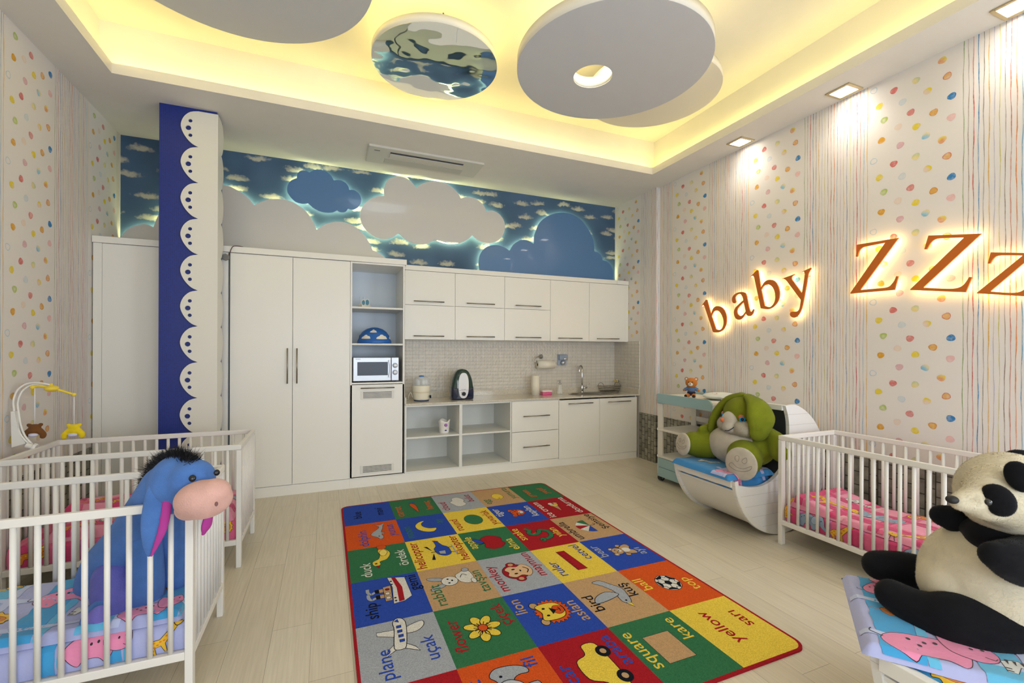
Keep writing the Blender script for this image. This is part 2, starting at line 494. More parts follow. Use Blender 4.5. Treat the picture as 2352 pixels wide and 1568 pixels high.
# (u, z, centre colour, edge colour, second colour reached towards the upper right)
DOTS = [(.480, .285, cw(ORG, .1), cw(ORG, .2), cw(YEL, .1)), (.509, .156, cw(OCH, .2), RED, None), (.324, .226, cw(YEL, .45), cw(YEL, .4), cw(GRN, .4)),
        (.041, .297, PAPER, cw(LBL, .1), None), (.18, .225, cw(RED, .15), cw(RED, .1), None), (.395, .108, cw(PCH, .2), cw(PCH, .1), cw(YEL, 0)),
        (.534, .0, BLU, BLU, None), (.238, .107, cw(LBL, .75), cw(LBL, .55), None), (.081, .151, cw(YEL, .05), cw(YEL, 0), None),
        (.291, .001, cw(RED, .25), cw(RED, .15), None), (.431, -.067, cw(OCH, .1), C8(206, 130, 40), None), (.531, -.148, cw(PNK, .15), cw(PNK, 0), None),
        (.114, .025, cw(GRN, .55), cw(GRN, .2), cw(GRN, 0)), (.21, -.073, cw(PCH, .35), cw(PCH, .1), None), (.325, -.121, cw(YEL, .02), cw(YEL, 0), None),
        (.385, -.217, cw(LBL, .2), cw(LBL, 0), cw(YEL, .5)), (.096, -.129, cw(OCH, 0), cw(OCH, 0), None), (.223, -.219, cw(MAU, .3), cw(MAU, .1), None)]
STRIPES = ['7FA05A', '9C8C7C', 'C8605C', '4C8CC0', '8C8478', 'E0AC3C', 'B4B0C4', 'C8C054', '8C7C70', 'C87C68', 'DC8440', '5C9CC4', 'C4A8B8', 'E4B048', '4C6CA0', 'D8C83C', 'B49C94', 'C84C54', 'D88470', '74ACCC', 'E8B43C']
hexc = lambda h: C8(int(h[0:2], 16), int(h[2:4], 16), int(h[4:6], 16))
def wallpaper(mb, S, w_lo, w_hi, z_lo, z_hi, w_start, zph, sc=1.0, skip=None, seed=1):
    """w runs left to right as one faces the wall; bands repeat every 1.128 m from w_start"""
    rnd = random.Random(seed)
    per, vp = 1.128 * sc, 0.572 * sc
    k = math.floor((w_lo - w_start) / per)
    while w_start + k * per < w_hi:
        base = w_start + k * per; k += 1
        for (du, dz, c1, c2, c3) in DOTS:
            u = base + du * sc
            j = math.floor((z_lo - zph) / vp) - 1
            while True:
                z = zph + dz * sc + j * vp; j += 1
                if z > z_hi + .03: break
                if z < z_lo + .02 or z > z_hi - .015 or u < w_lo + .03 or u > w_hi - .03: continue
                if skip and skip(u, z): continue
                rx, ry = .026 * sc, .024 * sc
                n = 14; V = [S(u, z, .0006)]; Cc = [c1]
                rot = rnd.uniform(-.5, .8); lob = rnd.uniform(0, 6)
                for ri, rr in enumerate((.72, 1.0)):
                    for q in range(n):
                        a = 2 * PI * q / n
                        e = rr * (1 + .07 * math.sin(3 * a + lob) + .03 * rnd.uniform(-1, 1))
                        dx, dy = rx * e * math.cos(a), ry * e * math.sin(a)
                        V.append(S(u + dx * math.cos(rot) - dy * math.sin(rot), z + dx * math.sin(rot) + dy * math.cos(rot), .0006))
                        cc = c1 if ri == 0 else c2
                        if c3:
                            t = max(0, min(1, .5 + .9 * (math.cos(a) * .7 + math.sin(a) * .7) * rr)); cc = tuple(x * (1 - t) + y * t for x, y in zip(c2, c3))
                        Cc.append(cc)
                Fc = [(0, 1 + q, 1 + (q + 1) % n) for q in range(n)] + [(1 + q, 1 + n + q, 1 + n + (q + 1) % n, 1 + (q + 1) % n) for q in range(n)]
                mb.add(V, Fc, 0, False, Cc)
        s0 = base + .593 * sc
        for i, h in enumerate(STRIPES):
            u = s0 + (.006 + .0262 * i) * sc
            if u < w_lo + .01 or u > w_hi - .01: continue
            wd = (.0056 if i in (2, 3, 5, 9, 10, 17, 20) else .0042) * sc
            col = cw(hexc(h), .0)
            z = z_lo; V = []; Cc = []
            off = rnd.uniform(0, 10)
            while True:
                d = .0022 * math.sin(z * 9 + off) + .0012 * math.sin(z * 31 + off * 2)
                e = wd * (.75 + .3 * math.sin(z * 23 + off * 3))
                V += [S(u + d - e / 2, z, .0006), S(u + d + e / 2, z, .0006)]
                f = max(0, .28 * math.sin(z * 5 + off * 1.7)); Cc += [cw(col, f)] * 2
                if z >= z_hi: break
                z = min(z_hi, z + .06)
                if skip and skip(u, z): z = z_hi if False else z
            Fc = [(2 * q, 2 * q + 1, 2 * q + 3, 2 * q + 2) for q in range(len(V) // 2 - 1)]
            if skip: Fc = [f for f in Fc if not skip(u, z_lo + .06 * (f[0] // 2))]
            mb.add(V, Fc, 0, False, Cc)

# right wall (with a glazed door opening behind the camera)
DY0, DY1, DZ = -1.5, 0.0, 2.5
mb = MB()
mb.box(XR, DY1, 0, XR + .2, YJ, ZC, 0, PAPER)
mb.box(XR, YF, 0, XR + .2, DY0, ZC, 0, PAPER)
mb.box(XR, DY0, DZ, XR + .2, DY1, ZC, 0, PAPER)
mb.box(XR2, YJ, 0, XR + .2, YB, ZC, 0, PAPER)
wallpaper(mb, lambda w_, z, h: Vector((XR - h, -w_, z)), -YJ, 2.9, .60, ZC, -2.305, 3.308, 1.0, lambda u, z: DY0 - .03 < -u < DY1 + .03 and z < DZ + .03, 3)
wallpaper(mb, lambda w_, z, h: Vector((XR2 + w_ - .02, YJ - h, z)), .012, .088, .60, ZC, -.62, 3.308, 1.0, lambda u, z: u > .072, 9)
wallpaper(mb, lambda w_, z, h: Vector((XR2 - h, -w_, z)), -YB, -YJ, .60, ZC, -2.305 - .02, 3.308, 1.0, None, 4)
mb.build('wall_right', paper_m, kind='structure', fix=False)
# left wall
mb = MB(); mb.box(XL - .2, YF, 0, XL, YB, ZC, 0, PAPER)
wallpaper(mb, lambda w_, z, h: Vector((XL + h, w_, z)), YF, YB, .60, ZC, 3.947, 3.556, .985, None, 5)
mb.build('wall_left', paper_m, kind='structure', fix=False)
# wall behind the camera, with a window
mb = MB(); wx0, wx1, wz0, wz1 = -1.3, 3.1, .5, 2.6
mb.box(XL, YF - .2, 0, wx0, YF, ZC, 0); mb.box(wx1, YF - .2, 0, XR, YF, ZC, 0)
mb.box(wx0, YF - .2, 0, wx1, YF, wz0, 0); mb.box(wx0, YF - .2, wz1, wx1, YF, ZC, 0)
mb.build('wall_front', mat('plain_wall', C8(222, 216, 206), .7), kind='structure')
frame_m = mat('window_frame', C8(232, 232, 228), .4)
mb = MB()
for i in range(5):
    x = wx0 + i * (wx1 - wx0 - .06) / 4; mb.box(x, YF - .12, wz0, x + .06, YF - .06, wz1)
mb.box(wx0, YF - .12, wz0, wx1, YF - .06, wz0 + .06); mb.box(wx0, YF - .12, wz1 - .06, wx1, YF - .06, wz1)
mb.build('window_1', frame_m, kind='structure')
mb = MB()
for y in (DY0, (DY0 + DY1) / 2 - .04, DY1 - .08): mb.box(XR + .06, y, 0, XR + .12, y + .08, DZ)
mb.box(XR + .06, DY0, 0, XR + .12, DY1, .12); mb.box(XR + .06, DY0, DZ - .1, XR + .12, DY1, DZ)
mb.build('door_1', frame_m, kind='structure')

# back wall: printed sky paper
m, N, L, b = nodemat('sky_wallpaper', 0.6, 0.3)
cb = swizzle(N, L, 'XZ0')
wp = N.new('ShaderNodeTexNoise'); wp.inputs['Scale'].default_value = 9; wp.inputs['Detail'].default_value = 6; wp.inputs['Roughness'].default_value = .6
L.new(cb.outputs[0], wp.inputs['Vector'])
mxv = N.new('ShaderNodeVectorMath'); mxv.operation = 'MULTIPLY_ADD'
mxv.inputs[1].default_value = (.11, .085, 0)
L.new(wp.outputs['Color'], mxv.inputs[0]); L.new(cb.outputs[0], mxv.inputs[2])
sc_ = N.new('ShaderNodeVectorMath'); sc_.operation = 'MULTIPLY'; sc_.inputs[1].default_value = (3.0, 5.4, 0)
L.new(mxv.outputs[0], sc_.inputs[0])
vo = N.new('ShaderNodeTexVoronoi'); vo.voronoi_dimensions = '2D'; vo.inputs['Scale'].default_value = 1.0; vo.inputs['Randomness'].default_value = .95
L.new(sc_.outputs[0], vo.inputs['Vector'])
sub = N.new('ShaderNodeVectorMath'); sub.operation = 'SUBTRACT'; L.new(sc_.outputs[0], sub.inputs[0]); L.new(vo.outputs['Position'], sub.inputs[1])
sp = N.new('ShaderNodeSeparateXYZ'); L.new(sub.outputs[0], sp.inputs[0])
lt = N.new('ShaderNodeMath'); lt.operation = 'LESS_THAN'; lt.inputs[1].default_value = 0; L.new(sp.outputs['Y'], lt.inputs[0])
kk = N.new('ShaderNodeMath'); kk.operation = 'MULTIPLY_ADD'; kk.inputs[1].default_value = 1.9; kk.inputs[2].default_value = 1.3; L.new(lt.outputs[0], kk.inputs[0])
ky = N.new('ShaderNodeMath'); ky.operation = 'MULTIPLY'; L.new(sp.outputs['Y'], ky.inputs[0]); L.new(kk.outputs[0], ky.inputs[1])
cv = N.new('ShaderNodeCombineXYZ'); L.new(sp.outputs['X'], cv.inputs[0]); L.new(ky.outputs[0], cv.inputs[1])
ad = N.new('ShaderNodeVectorMath'); ad.operation = 'LENGTH'; L.new(cv.outputs[0], ad.inputs[0])
n2 = N.new('ShaderNodeTexNoise'); n2.inputs['Scale'].default_value = 26; n2.inputs['Detail'].default_value = 5; L.new(cb.outputs[0], n2.inputs['Vector'])
n2m = N.new('ShaderNodeMath'); n2m.operation = 'MULTIPLY'; n2m.inputs[1].default_value = .45; L.new(n2.outputs['Fac'], n2m.inputs[0])
ad2 = N.new('ShaderNodeMath'); ad2.operation = 'ADD'; L.new(ad.outputs['Value'], ad2.inputs[0]); L.new(n2m.outputs[0], ad2.inputs[1])
mr = N.new('ShaderNodeMapRange'); mr.inputs['From Min'].default_value = .60; mr.inputs['From Max'].default_value = .38; mr.inputs['To Min'].default_value = 0; mr.inputs['To Max'].default_value = .85
L.new(ad2.outputs[0], mr.inputs['Value'])
bg = N.new('ShaderNodeTexNoise'); bg.inputs['Scale'].default_value = 1.5; L.new(cb.outputs[0], bg.inputs['Vector'])
rb = ramp(N, [(.35, C8(56, 80, 110)), (.65, C8(74, 102, 136))]); L.new(bg.outputs['Fac'], rb.inputs['Fac'])
mx = N.new('ShaderNodeMix'); mx.data_type = 'RGBA'; L.new(mr.outputs['Result'], mx.inputs['Factor']); L.new(rb.outputs['Color'], mx.inputs['A']); mx.inputs['B'].default_value = (*C8(188, 184, 168), 1)
L.new(mx.outputs['Result'], b.inputs['Base Color'])
mb = MB(); mb.box(XL - .2, YB, 0, XR + .2, YB + .2, ZC)
mb.build('wall_back', m, kind='structure')

# stone mosaic dado on both side walls
m, N, L, b = nodemat('stone_mosaic', 0.55)
cb = swizzle(N, L, 'ZY0')
br = N.new('ShaderNodeTexBrick'); br.offset = 0.5; br.inputs['Scale'].default_value = 1.0
br.inputs['Brick Width'].default_value = 0.11; br.inputs['Row Height'].default_value = 0.062; br.inputs['Mortar Size'].default_value = 0.004
br.inputs['Color1'].default_value = (*C8(168, 166, 156), 1); br.inputs['Color2'].default_value = (*C8(132, 130, 122), 1); br.inputs['Mortar'].default_value = (*C8(62, 60, 56), 1)
L.new(cb.outputs[0], br.inputs['Vector'])
ns = N.new('ShaderNodeTexNoise'); ns.inputs['Scale'].default_value = 14; ns.inputs['Detail'].default_value = 5; L.new(cb.outputs[0], ns.inputs['Vector'])
rp = ramp(N, [(.3, (.55, .54, .5)), (.7, (1.1, 1.1, 1.05))]); L.new(ns.outputs['Fac'], rp.inputs['Fac'])
mx = N.new('ShaderNodeMix'); mx.data_type = 'RGBA'; mx.blend_type = 'MULTIPLY'; mx.inputs['Factor'].default_value = 1
L.new(br.outputs['Color'], mx.inputs['A']); L.new(rp.outputs['Color'], mx.inputs['B']); L.new(mx.outputs['Result'], b.inputs['Base Color'])
bp = N.new('ShaderNodeBump'); bp.inputs['Strength'].default_value = .7; bp.inputs['Distance'].default_value = .004; bp.invert = True
L.new(br.outputs['Fac'], bp.inputs['Height']); L.new(bp.outputs['Normal'], b.inputs['Normal'])
stone_m = m
mb = MB(); mb.box(XR - .008, DY1 + .06, 0, XR + .01, YJ, .62); mb.box(XR2 - .008, YJ - .008, 0, XR2 + .01, YB - .6, .632); mb.box(XR2, YJ - .008, 0, XR + .05, YJ + .01, .626)
mb.build('trim_1', stone_m, kind='structure')
mb = MB(); mb.box(XL - .01, YF, 0, XL + .008, 5.13, .62); mb.build('trim_2', stone_m, kind='structure')

# relief-tiled splashback on the back wall and its return on the right wall
m, N, L, b = nodemat('relief_tile', 0.32)
tc = N.new('ShaderNodeTexCoord'); sp = N.new('ShaderNodeSeparateXYZ'); L.new(tc.outputs['Object'], sp.inputs[0])
ad = N.new('ShaderNodeMath'); L.new(sp.outputs['X'], ad.inputs[0]); L.new(sp.outputs['Y'], ad.inputs[1])
cbn = N.new('ShaderNodeCombineXYZ'); L.new(ad.outputs[0], cbn.inputs[0]); L.new(sp.outputs['Z'], cbn.inputs[1])
br = N.new('ShaderNodeTexBrick'); br.offset = 0.0; br.inputs['Scale'].default_value = 1.0
br.inputs['Brick Width'].default_value = .082; br.inputs['Row Height'].default_value = .046; br.inputs['Mortar Size'].default_value = .0022
br.inputs['Color1'].default_value = (*C8(214, 208, 198), 1); br.inputs['Color2'].default_value = (*C8(208, 202, 191), 1); br.inputs['Mortar'].default_value = (*C8(186, 180, 168), 1)
L.new(cbn.outputs[0], br.inputs['Vector']); L.new(br.outputs['Color'], b.inputs['Base Color'])
sc_ = N.new('ShaderNodeVectorMath'); sc_.operation = 'MULTIPLY'; sc_.inputs[1].default_value = (1 / .041, 1 / .046, 0); L.new(cbn.outputs[0], sc_.inputs[0])
vo = N.new('ShaderNodeTexVoronoi'); vo.voronoi_dimensions = '2D'; vo.distance = 'CHEBYCHEV'; vo.inputs['Scale'].default_value = 1.0; vo.inputs['Randomness'].default_value = .35
L.new(sc_.outputs[0], vo.inputs['Vector'])
bp = N.new('ShaderNodeBump'); bp.inputs['Strength'].default_value = .55; bp.inputs['Distance'].default_value = .012; bp.invert = True
L.new(vo.outputs['Distance'], bp.inputs['Height']); L.new(bp.outputs['Normal'], b.inputs['Normal'])
mb = MB(); mb.box(.813, YB - .012, .88, XR2, YB + .01, 1.62); mb.box(XR2 - .012, YB - .6, .88, XR2 + .01, YB, 1.62)
mb.build('wall_splashback', m, kind='structure')

# ---------------------------------------------------------------- column with scalloped panel
m, N, L, b = nodemat('blue_mosaic', 0.45)
tc = N.new('ShaderNodeTexCoord'); sp = N.new('ShaderNodeSeparateXYZ'); L.new(tc.outputs['Object'], sp.inputs[0])
ad = N.new('ShaderNodeMath'); L.new(sp.outputs['X'], ad.inputs[0]); L.new(sp.outputs['Y'], ad.inputs[1])
cbn = N.new('ShaderNodeCombineXYZ'); L.new(ad.outputs[0], cbn.inputs[0]); L.new(sp.outputs['Z'], cbn.inputs[1])
br = N.new('ShaderNodeTexBrick'); br.offset = 0.0; br.inputs['Scale'].default_value = 1.0
br.inputs['Brick Width'].default_value = .014; br.inputs['Row Height'].default_value = .014; br.inputs['Mortar Size'].default_value = .0022
br.inputs['Color1'].default_value = (*C8(10, 40, 136), 1); br.inputs['Color2'].default_value = (*C8(8, 32, 116), 1); br.inputs['Mortar'].default_value = (*C8(26, 48, 128), 1)
L.new(cbn.outputs[0], br.inputs['Vector']); L.new(br.outputs['Color'], b.inputs['Base Color'])
mb = MB(); CX0, CX1, CY0, CY1 = -1.362, -.93, 4.845, 5.075
mb.box(CX0, CY0, 0, CX1, CY1, ZC)
mb.build('wall_column', m, kind='structure')
panel_m = mat('white_panel', C8(226, 223, 214), .35)
per, ztop = .322, 3.628
def scal(cusp, ext, xend):
    pts = []
    k = 0
    pts.append((xend, ztop))
    while ztop - k * per > .15:
        z1 = ztop - k * per; z0 = max(z1 - per, .02)
        hh = z1 - z0; lobe = [(cusp + (ext - cusp) * a_, z1 - hh * b_) for a_, b_ in ((0, 0), (.47, .055), (.83, .21), (1.0, .42), (.93, .6), (.70, .78), (.36, .93), (0, 1))]
        s = catmull(lobe, 3); pts += s if k == 0 else s[1:]
        k += 1
    pts.append((xend, z0))
    return pts
pt = thing('scalloped_panel', 'white cut-out panel with scalloped edge and round holes wrapping the blue column', 'decorative panel', ((CX1 + CX0) / 2, CY0 - .02, 0))
mb = MB()
holes = []
for k in range(11):
    z1 = ztop - k * per
    if z1 - per < .1: break
    for (hx, hz, hr) in ((-1.129, -.096, .0155), (-1.144, -.161, .0215), (-1.129, -.225, .0155)):
        holes.append([(hx + hr * math.cos(a), z1 + hz + hr * math.sin(a)) for a in [-2 * PI * q / 14 for q in range(14)]])
Mf = Matrix.Translation((0, CY0 - .006, 0)) @ Matrix.Rotation(PI / 2, 4, 'X')
mb.prism(scal(-1.068, -1.2, -.918), Mf, .014, 0, holes)
mb.build('front_board', panel_m, pt)
mb = MB()
Ms = Matrix.Translation((-.930, 0, 0)) @ Matrix(((0, 0, 1, 0), (1, 0, 0, 0), (0, 1, 0, 0), (0, 0, 0, 1)))
mb.prism(scal(4.965, 5.07, CY0 - .006), Ms, .012)
mb.build('side_board', panel_m, pt)

# ---------------------------------------------------------------- hanging ceiling discs, cove lighting
LEDY = (1.0, .83, .24)
led_cove = mat('cove_led', C8(255, 240, 190), emit=LEDY, estr=13)
for i, (x0, y0, x1, y1) in enumerate(((RX0 - .06, RY1 + .04, RX1 + .06, RY1 + .065), (RX1 + .04, RY0, RX1 + .065, RY1), (RX0 - .065, RY0, RX0 - .04, RY1), (RX0 - .06, RY0 - .065, RX1 + .06, RY0 - .04))):
    mb = MB(); mb.box(x0, y0, LIP + .002, x1, y1, LIP + .014)
    o = mb.build('led_strip', led_cove)
    tag(o, ['cove light strip hidden above the ceiling lip along the kitchen side', 'cove light strip hidden above the ceiling lip along the letters wall', 'cove light strip hidden above the ceiling lip on the left side', 'cove light strip hidden above the ceiling lip behind the camera'][i], 'light strip', 'cove light strips')
disc_m = mat('disc_paint', C8(196, 197, 200), .6, vary=.02)
disc_side = mat('disc_edge_paint', C8(226, 222, 212), .6)
led_disc = mat('disc_led', C8(255, 240, 190), emit=LEDY, estr=13)
m, N, L, b = nodemat('stretch_mirror', 0.03)
b.inputs['Metallic'].default_value = 1; b.inputs['Base Color'].default_value = (.82, .85, .84, 1)
mp = mapping(N, L, (1, 1, 1)); wv = N.new('ShaderNodeTexNoise'); wv.inputs['Scale'].default_value = 2.6; wv.inputs['Detail'].default_value = 1.5; L.new(mp.outputs[0], wv.inputs['Vector'])
bp = N.new('ShaderNodeBump'); bp.inputs['Strength'].default_value = .16; bp.inputs['Distance'].default_value = .10; L.new(wv.outputs['Fac'], bp.inputs['Height']); L.new(bp.outputs['Normal'], b.inputs['Normal'])
mirror_m = m
def cdisc(x, y, r, z, t, label, face=disc_m, hole=None, led=True, clip=None):
    o = thing('ceiling_disc', label, 'ceiling disc', (x, y, z), 'round discs hanging below the ceiling')
    n = 96; P = [(x + r * math.cos(2 * PI * k / n), y + r * math.sin(2 * PI * k / n)) for k in range(n)]
    if clip: P = [(min(px, clip), py) for px, py in P]
    H = [[(hole[0] + hole[2] * math.cos(2 * PI * k / 40), hole[1] + hole[2] * math.sin(2 * PI * k / 40)) for k in range(40)][::-1]] if hole else []
    mb = MB(); mb.prism(P, Matrix.Translation((0, 0, z + .003)), t - .003, 0, H, True)
    mb.build('disc_body', disc_side, o)
    mb = MB(); Pf = [(x + (px - x) * .999, y + (py - y) * .999) for px, py in P]
    mb.prism(Pf, Matrix.Translation((0, 0, z)), .003, 0, H); mb.build('face_panel', face, o)
    for a in (.5, 2.6, 4.7):
        mb = MB(); mb.cyl(x + r * .55 * math.cos(a), y + r * .55 * math.sin(a), z + t, ZT, .006, 8)
        mb.build('hanging_rod', mat('steel_rod', C8(170, 170, 170), .3, 1), o)
    if led:
        mb = MB(); rr = r - .06
        mb.tube([(min(x + rr * math.cos(2 * PI * k / 48), (clip or 99) - .05), y + rr * math.sin(2 * PI * k / 48), z + t + .012) for k in range(48)], .008, 5, closed=True)
        mb.build('led_ring', led_disc, o)
    return o
cdisc(-.566, 3.107, .852, 3.87, .07, 'grey ceiling disc cut by the top left of the picture, left of the mirrored disc')
cdisc(.841, 3.745, .515, 3.87, .07, 'small mirrored ceiling disc reflecting the painted sky', mirror_m)
cdisc(2.075, 2.992, .746, 3.70, .09, 'large grey ceiling disc with a glowing round hole', hole=(1.981, 3.118, .154))
cdisc(2.799, 3.396, .604, 3.87, .07, 'cream ceiling disc half hidden behind the disc with the hole', mat('disc_cream', C8(222, 216, 204), .6), led=False)
cdisc(2.42, .773, 1.18, 3.87, .07, 'grey ceiling disc cut by the top right of the picture beside the right cove')
# warm bulb inside the hole of the large disc
t = thing('recessed_bulb', 'warm round bulb glowing above the hole of the large ceiling disc', 'ceiling lamp', (1.981, 3.118, 3.83))
mb = MB(); mb.ell((1.981, 3.118, 3.90), .05); mb.build('bulb', mat('bulb_glow', C8(255, 246, 220), emit=(1, .86, .5), estr=90), t)
mb = MB(); mb.cyl(1.981, 3.118, 3.94, ZT, .03, 16); mb.build('lamp_socket', mat('lamp_socket_white', C8(230, 228, 220), .4), t)

# ---------------------------------------------------------------- air conditioner cassette and downlights
acw = mat('vent_plastic', C8(206, 204, 196), .45)
t = thing('ceiling_air_conditioner', 'white rectangular air conditioner panel in the soffit above the sky wall', 'air conditioner', (1.05, 5.17, ZC - .03))
mb = MB(); mb.box(.41, 4.95, ZC - .022, 1.69, 5.39, ZC + .05); mb.build('housing', acw, t, .006)
mb = MB(); mb.box(.64, 5.03, ZC - .026, 1.46, 5.06, ZC - .02); mb.build('air_slot', mat('slot_dark', C8(48, 50, 66), .5), t)
mb = MB(); mb.box(.64, 5.065, ZC - .03, 1.46, 5.17, ZC - .018); mb.build('louver', acw, t, .003)
mb = MB(); mb.box(.60, 5.2, ZC - .026, 1.50, 5.34, ZC - .02); mb.build('intake_grille', mat('vent_grille', C8(188, 187, 180), .5), t, .002)
mb = MB(); mb.box(.47, 5.03, ZC - .0235, .53, 5.045, ZC - .0215); mb.build('badge', mat('badge_grey', C8(110, 108, 104), .5), t)
dl_frame = mat('downlight_frame', C8(188, 170, 130), .3, .3)
dl_glow = mat('downlight_glow', C8(255, 250, 240), emit=(1, .93, .82), estr=22)
dl = thing('downlight', 'square recessed downlight in the soffit, farthest along the letters wall', 'downlight', (0, 0, 0), 'square downlights above the letters wall')
mb = MB(); s_ = .095
for (a, b_, c, d) in ((-s_, -s_, s_, -s_ + .024), (-s_, s_ - .024, s_, s_), (-s_, -s_ + .024, -s_ + .024, s_ - .024), (s_ - .024, -s_ + .024, s_, s_ - .024)): mb.box(a, b_, -.01, c, d, .004)
mb.build('bezel', dl_frame, dl, .003)
mb = MB(); mb.box(-.071, -.071, -.003, .071, .071, .002); mb.build('diffuser', dl_glow, dl)
dls = [(3.958, 3.416, 'square recessed downlight in the soffit, farthest along the letters wall'), (3.97, 2.414, 'square recessed downlight above the gap between word and big letters, middle one'),
       (3.978, 1.40, 'square recessed downlight cut by the top right corner of the picture')]
for i, (x, y, lb) in enumerate(dls):
    o = dl if i == 0 else dup(dl)
    place(o, (x, y, ZC)); o['label'] = lb
    d = bpy.data.lights.new('downlight_beam', 'SPOT'); d.energy = 15; d.color = (1, .9, .76); d.spot_size = 2.4; d.spot_blend = 1.0; d.shadow_soft_size = .07
    l = bpy.data.objects.new('downlight_beam', d); COL.objects.link(l); l.location = (x, y, ZC - .02)

# ---------------------------------------------------------------- back-lit clouds on the sky wall
def c3(x, y): return (500 + x / 4.704, 340 + y / 4.704)
def c4(x, y): return (950 + x / 4.612, 380 + y / 4.612)
YP = 5.685
def to_wall(l): p = [on(a, b_, 'Y', YP) for a, b_ in l]; return [(q.x, q.z) for q in p]
CLOUDS = [
 ('white', [[(278.9, 543), (295, 526), (314, 518), (335, 515), (352.8, 522)], [(352.8, 522), (366, 492), (400, 452), (450, 425), (512.8, 425), (542.5, 435.7), (567, 452), (584, 471.8)],
   [(584, 471.8), (608, 461), (636, 457), (670, 463.3), (700, 483), (718, 507), (727, 528)], [(727, 528), (750, 514), (778, 509.6), (805, 515), (830, 533), (847, 556), (856, 575)], [(856, 575), (870, 581), (886, 593)], [(886, 593), (890, 640)], [(890, 640), (278.9, 640)]],
   'large white back-lit cloud panel resting on the tall wardrobes', (.85, .95, .55)),
 ('blue', [[c3(855, 325), c3(860, 280), c3(890, 250), c3(930, 242), c3(965, 250), c3(990, 265)], [c3(990, 265), c3(1040, 240), c3(1100, 235), c3(1170, 255), c3(1225, 300), c3(1255, 352)],
   [c3(1255, 352), c3(1310, 345), c3(1370, 370), c3(1408, 410), c3(1422, 452)], [c3(1422, 452), c3(1480, 458), c3(1535, 505), c3(1550, 570), c3(1530, 625), c3(1480, 660), c3(1440, 665), c3(1408, 655)],
   [c3(1408, 655), c3(1385, 685), c3(1350, 694), c3(1315, 690), c3(1290, 673)], [c3(1290, 673), c3(1240, 695), c3(1180, 697), c3(1110, 685), c3(1040, 650), c3(978, 597)],
   [c3(978, 597), c3(920, 602), c3(850, 585), c3(790, 535), c3(752, 470), c3(755, 410), c3(790, 355), c3(855, 325)]],
   'small blue cloud panel hung between the white clouds', (.8, .98, .6)),
 ('white', [[c3(1800, 520), c3(1797, 430), c3(1835, 350), c3(1890, 315), c3(1950, 305), c3(2020, 320), c3(2090, 365), c3(2148, 437)],
   [c4(30, 242), c4(70, 205), c4(140, 178), c4(230, 172), c4(330, 188), c4(410, 235), c4(465, 290), c4(500, 350)], [c4(500, 350), c4(560, 333), c4(620, 340), c4(690, 375), c4(745, 432), c4(770, 487)],
   [c4(770, 487), c4(830, 478), c4(900, 510), c4(950, 575), c4(966, 655), c4(942, 740), c4(880, 803), c4(790, 823), c4(700, 800), c4(620, 738)], [c4(620, 738), c4(560, 790), c4(470, 828), c4(380, 835), c4(290, 818), c4(222, 786)],
   [c3(2345, 990), c3(2265, 1030), c3(2180, 1040), c3(2060, 1005), c3(1955, 920)], [c3(1955, 920), c3(1880, 965), c3(1790, 982), c3(1690, 955), c3(1600, 885), c3(1548, 790), c3(1540, 700), c3(1580, 610), c3(1660, 545), c3(1730, 522), c3(1800, 520)]],
   'big white back-lit cloud panel in the middle of the sky wall', (.85, .97, .55)),
 ('blue', [[c4(700, 1103), c4(688, 1030), c4(710, 930), c4(770, 865), c4(860, 842), c4(950, 862), c4(1015, 903)], [c4(1015, 903), c4(1060, 835), c4(1130, 793), c4(1205, 793), c4(1270, 830)],
   [c4(1270, 830), c4(1285, 720), c4(1340, 600), c4(1440, 528), c4(1560, 500), c4(1680, 520), c4(1785, 592), c4(1860, 695), c4(1905, 805), c4(1913, 910)], [c4(1913, 910), c4(1960, 925), c4(1990, 965), c4(2000, 1003)],
   [c4(2000, 1003), c4(2060, 1025), c4(2100, 1080), c4(2120, 1140), c4(2108, 1210)], [c4(2108, 1210), c4(2108, 1260)], [c4(2108, 1260), c4(700, 1180)]],
   'large blue back-lit cloud panel resting on the upper cupboards at right', (.85, 1, .6)),
]
cl_w = mat('cloud_white_gloss', C8(208, 205, 202), .22, coat=.3)
cl_b = mat('cloud_blue_gloss', C8(86, 126, 174), .2, coat=.3)
def inset(P, d):
    n = len(P); A = sum(P[i][0] * P[(i + 1) % n][1] - P[(i + 1) % n][0] * P[i][1] for i in range(n)); s = 1 if A > 0 else -1; out = []
    for i in range(n):
        a, b_ = P[i - 1], P[(i + 1) % n]; dx, dy = b_[0] - a[0], b_[1] - a[1]; l = math.hypot(dx, dy) or 1
        out.append((P[i][0] - dy / l * d * s, P[i][1] + dx / l * d * s))
    return out
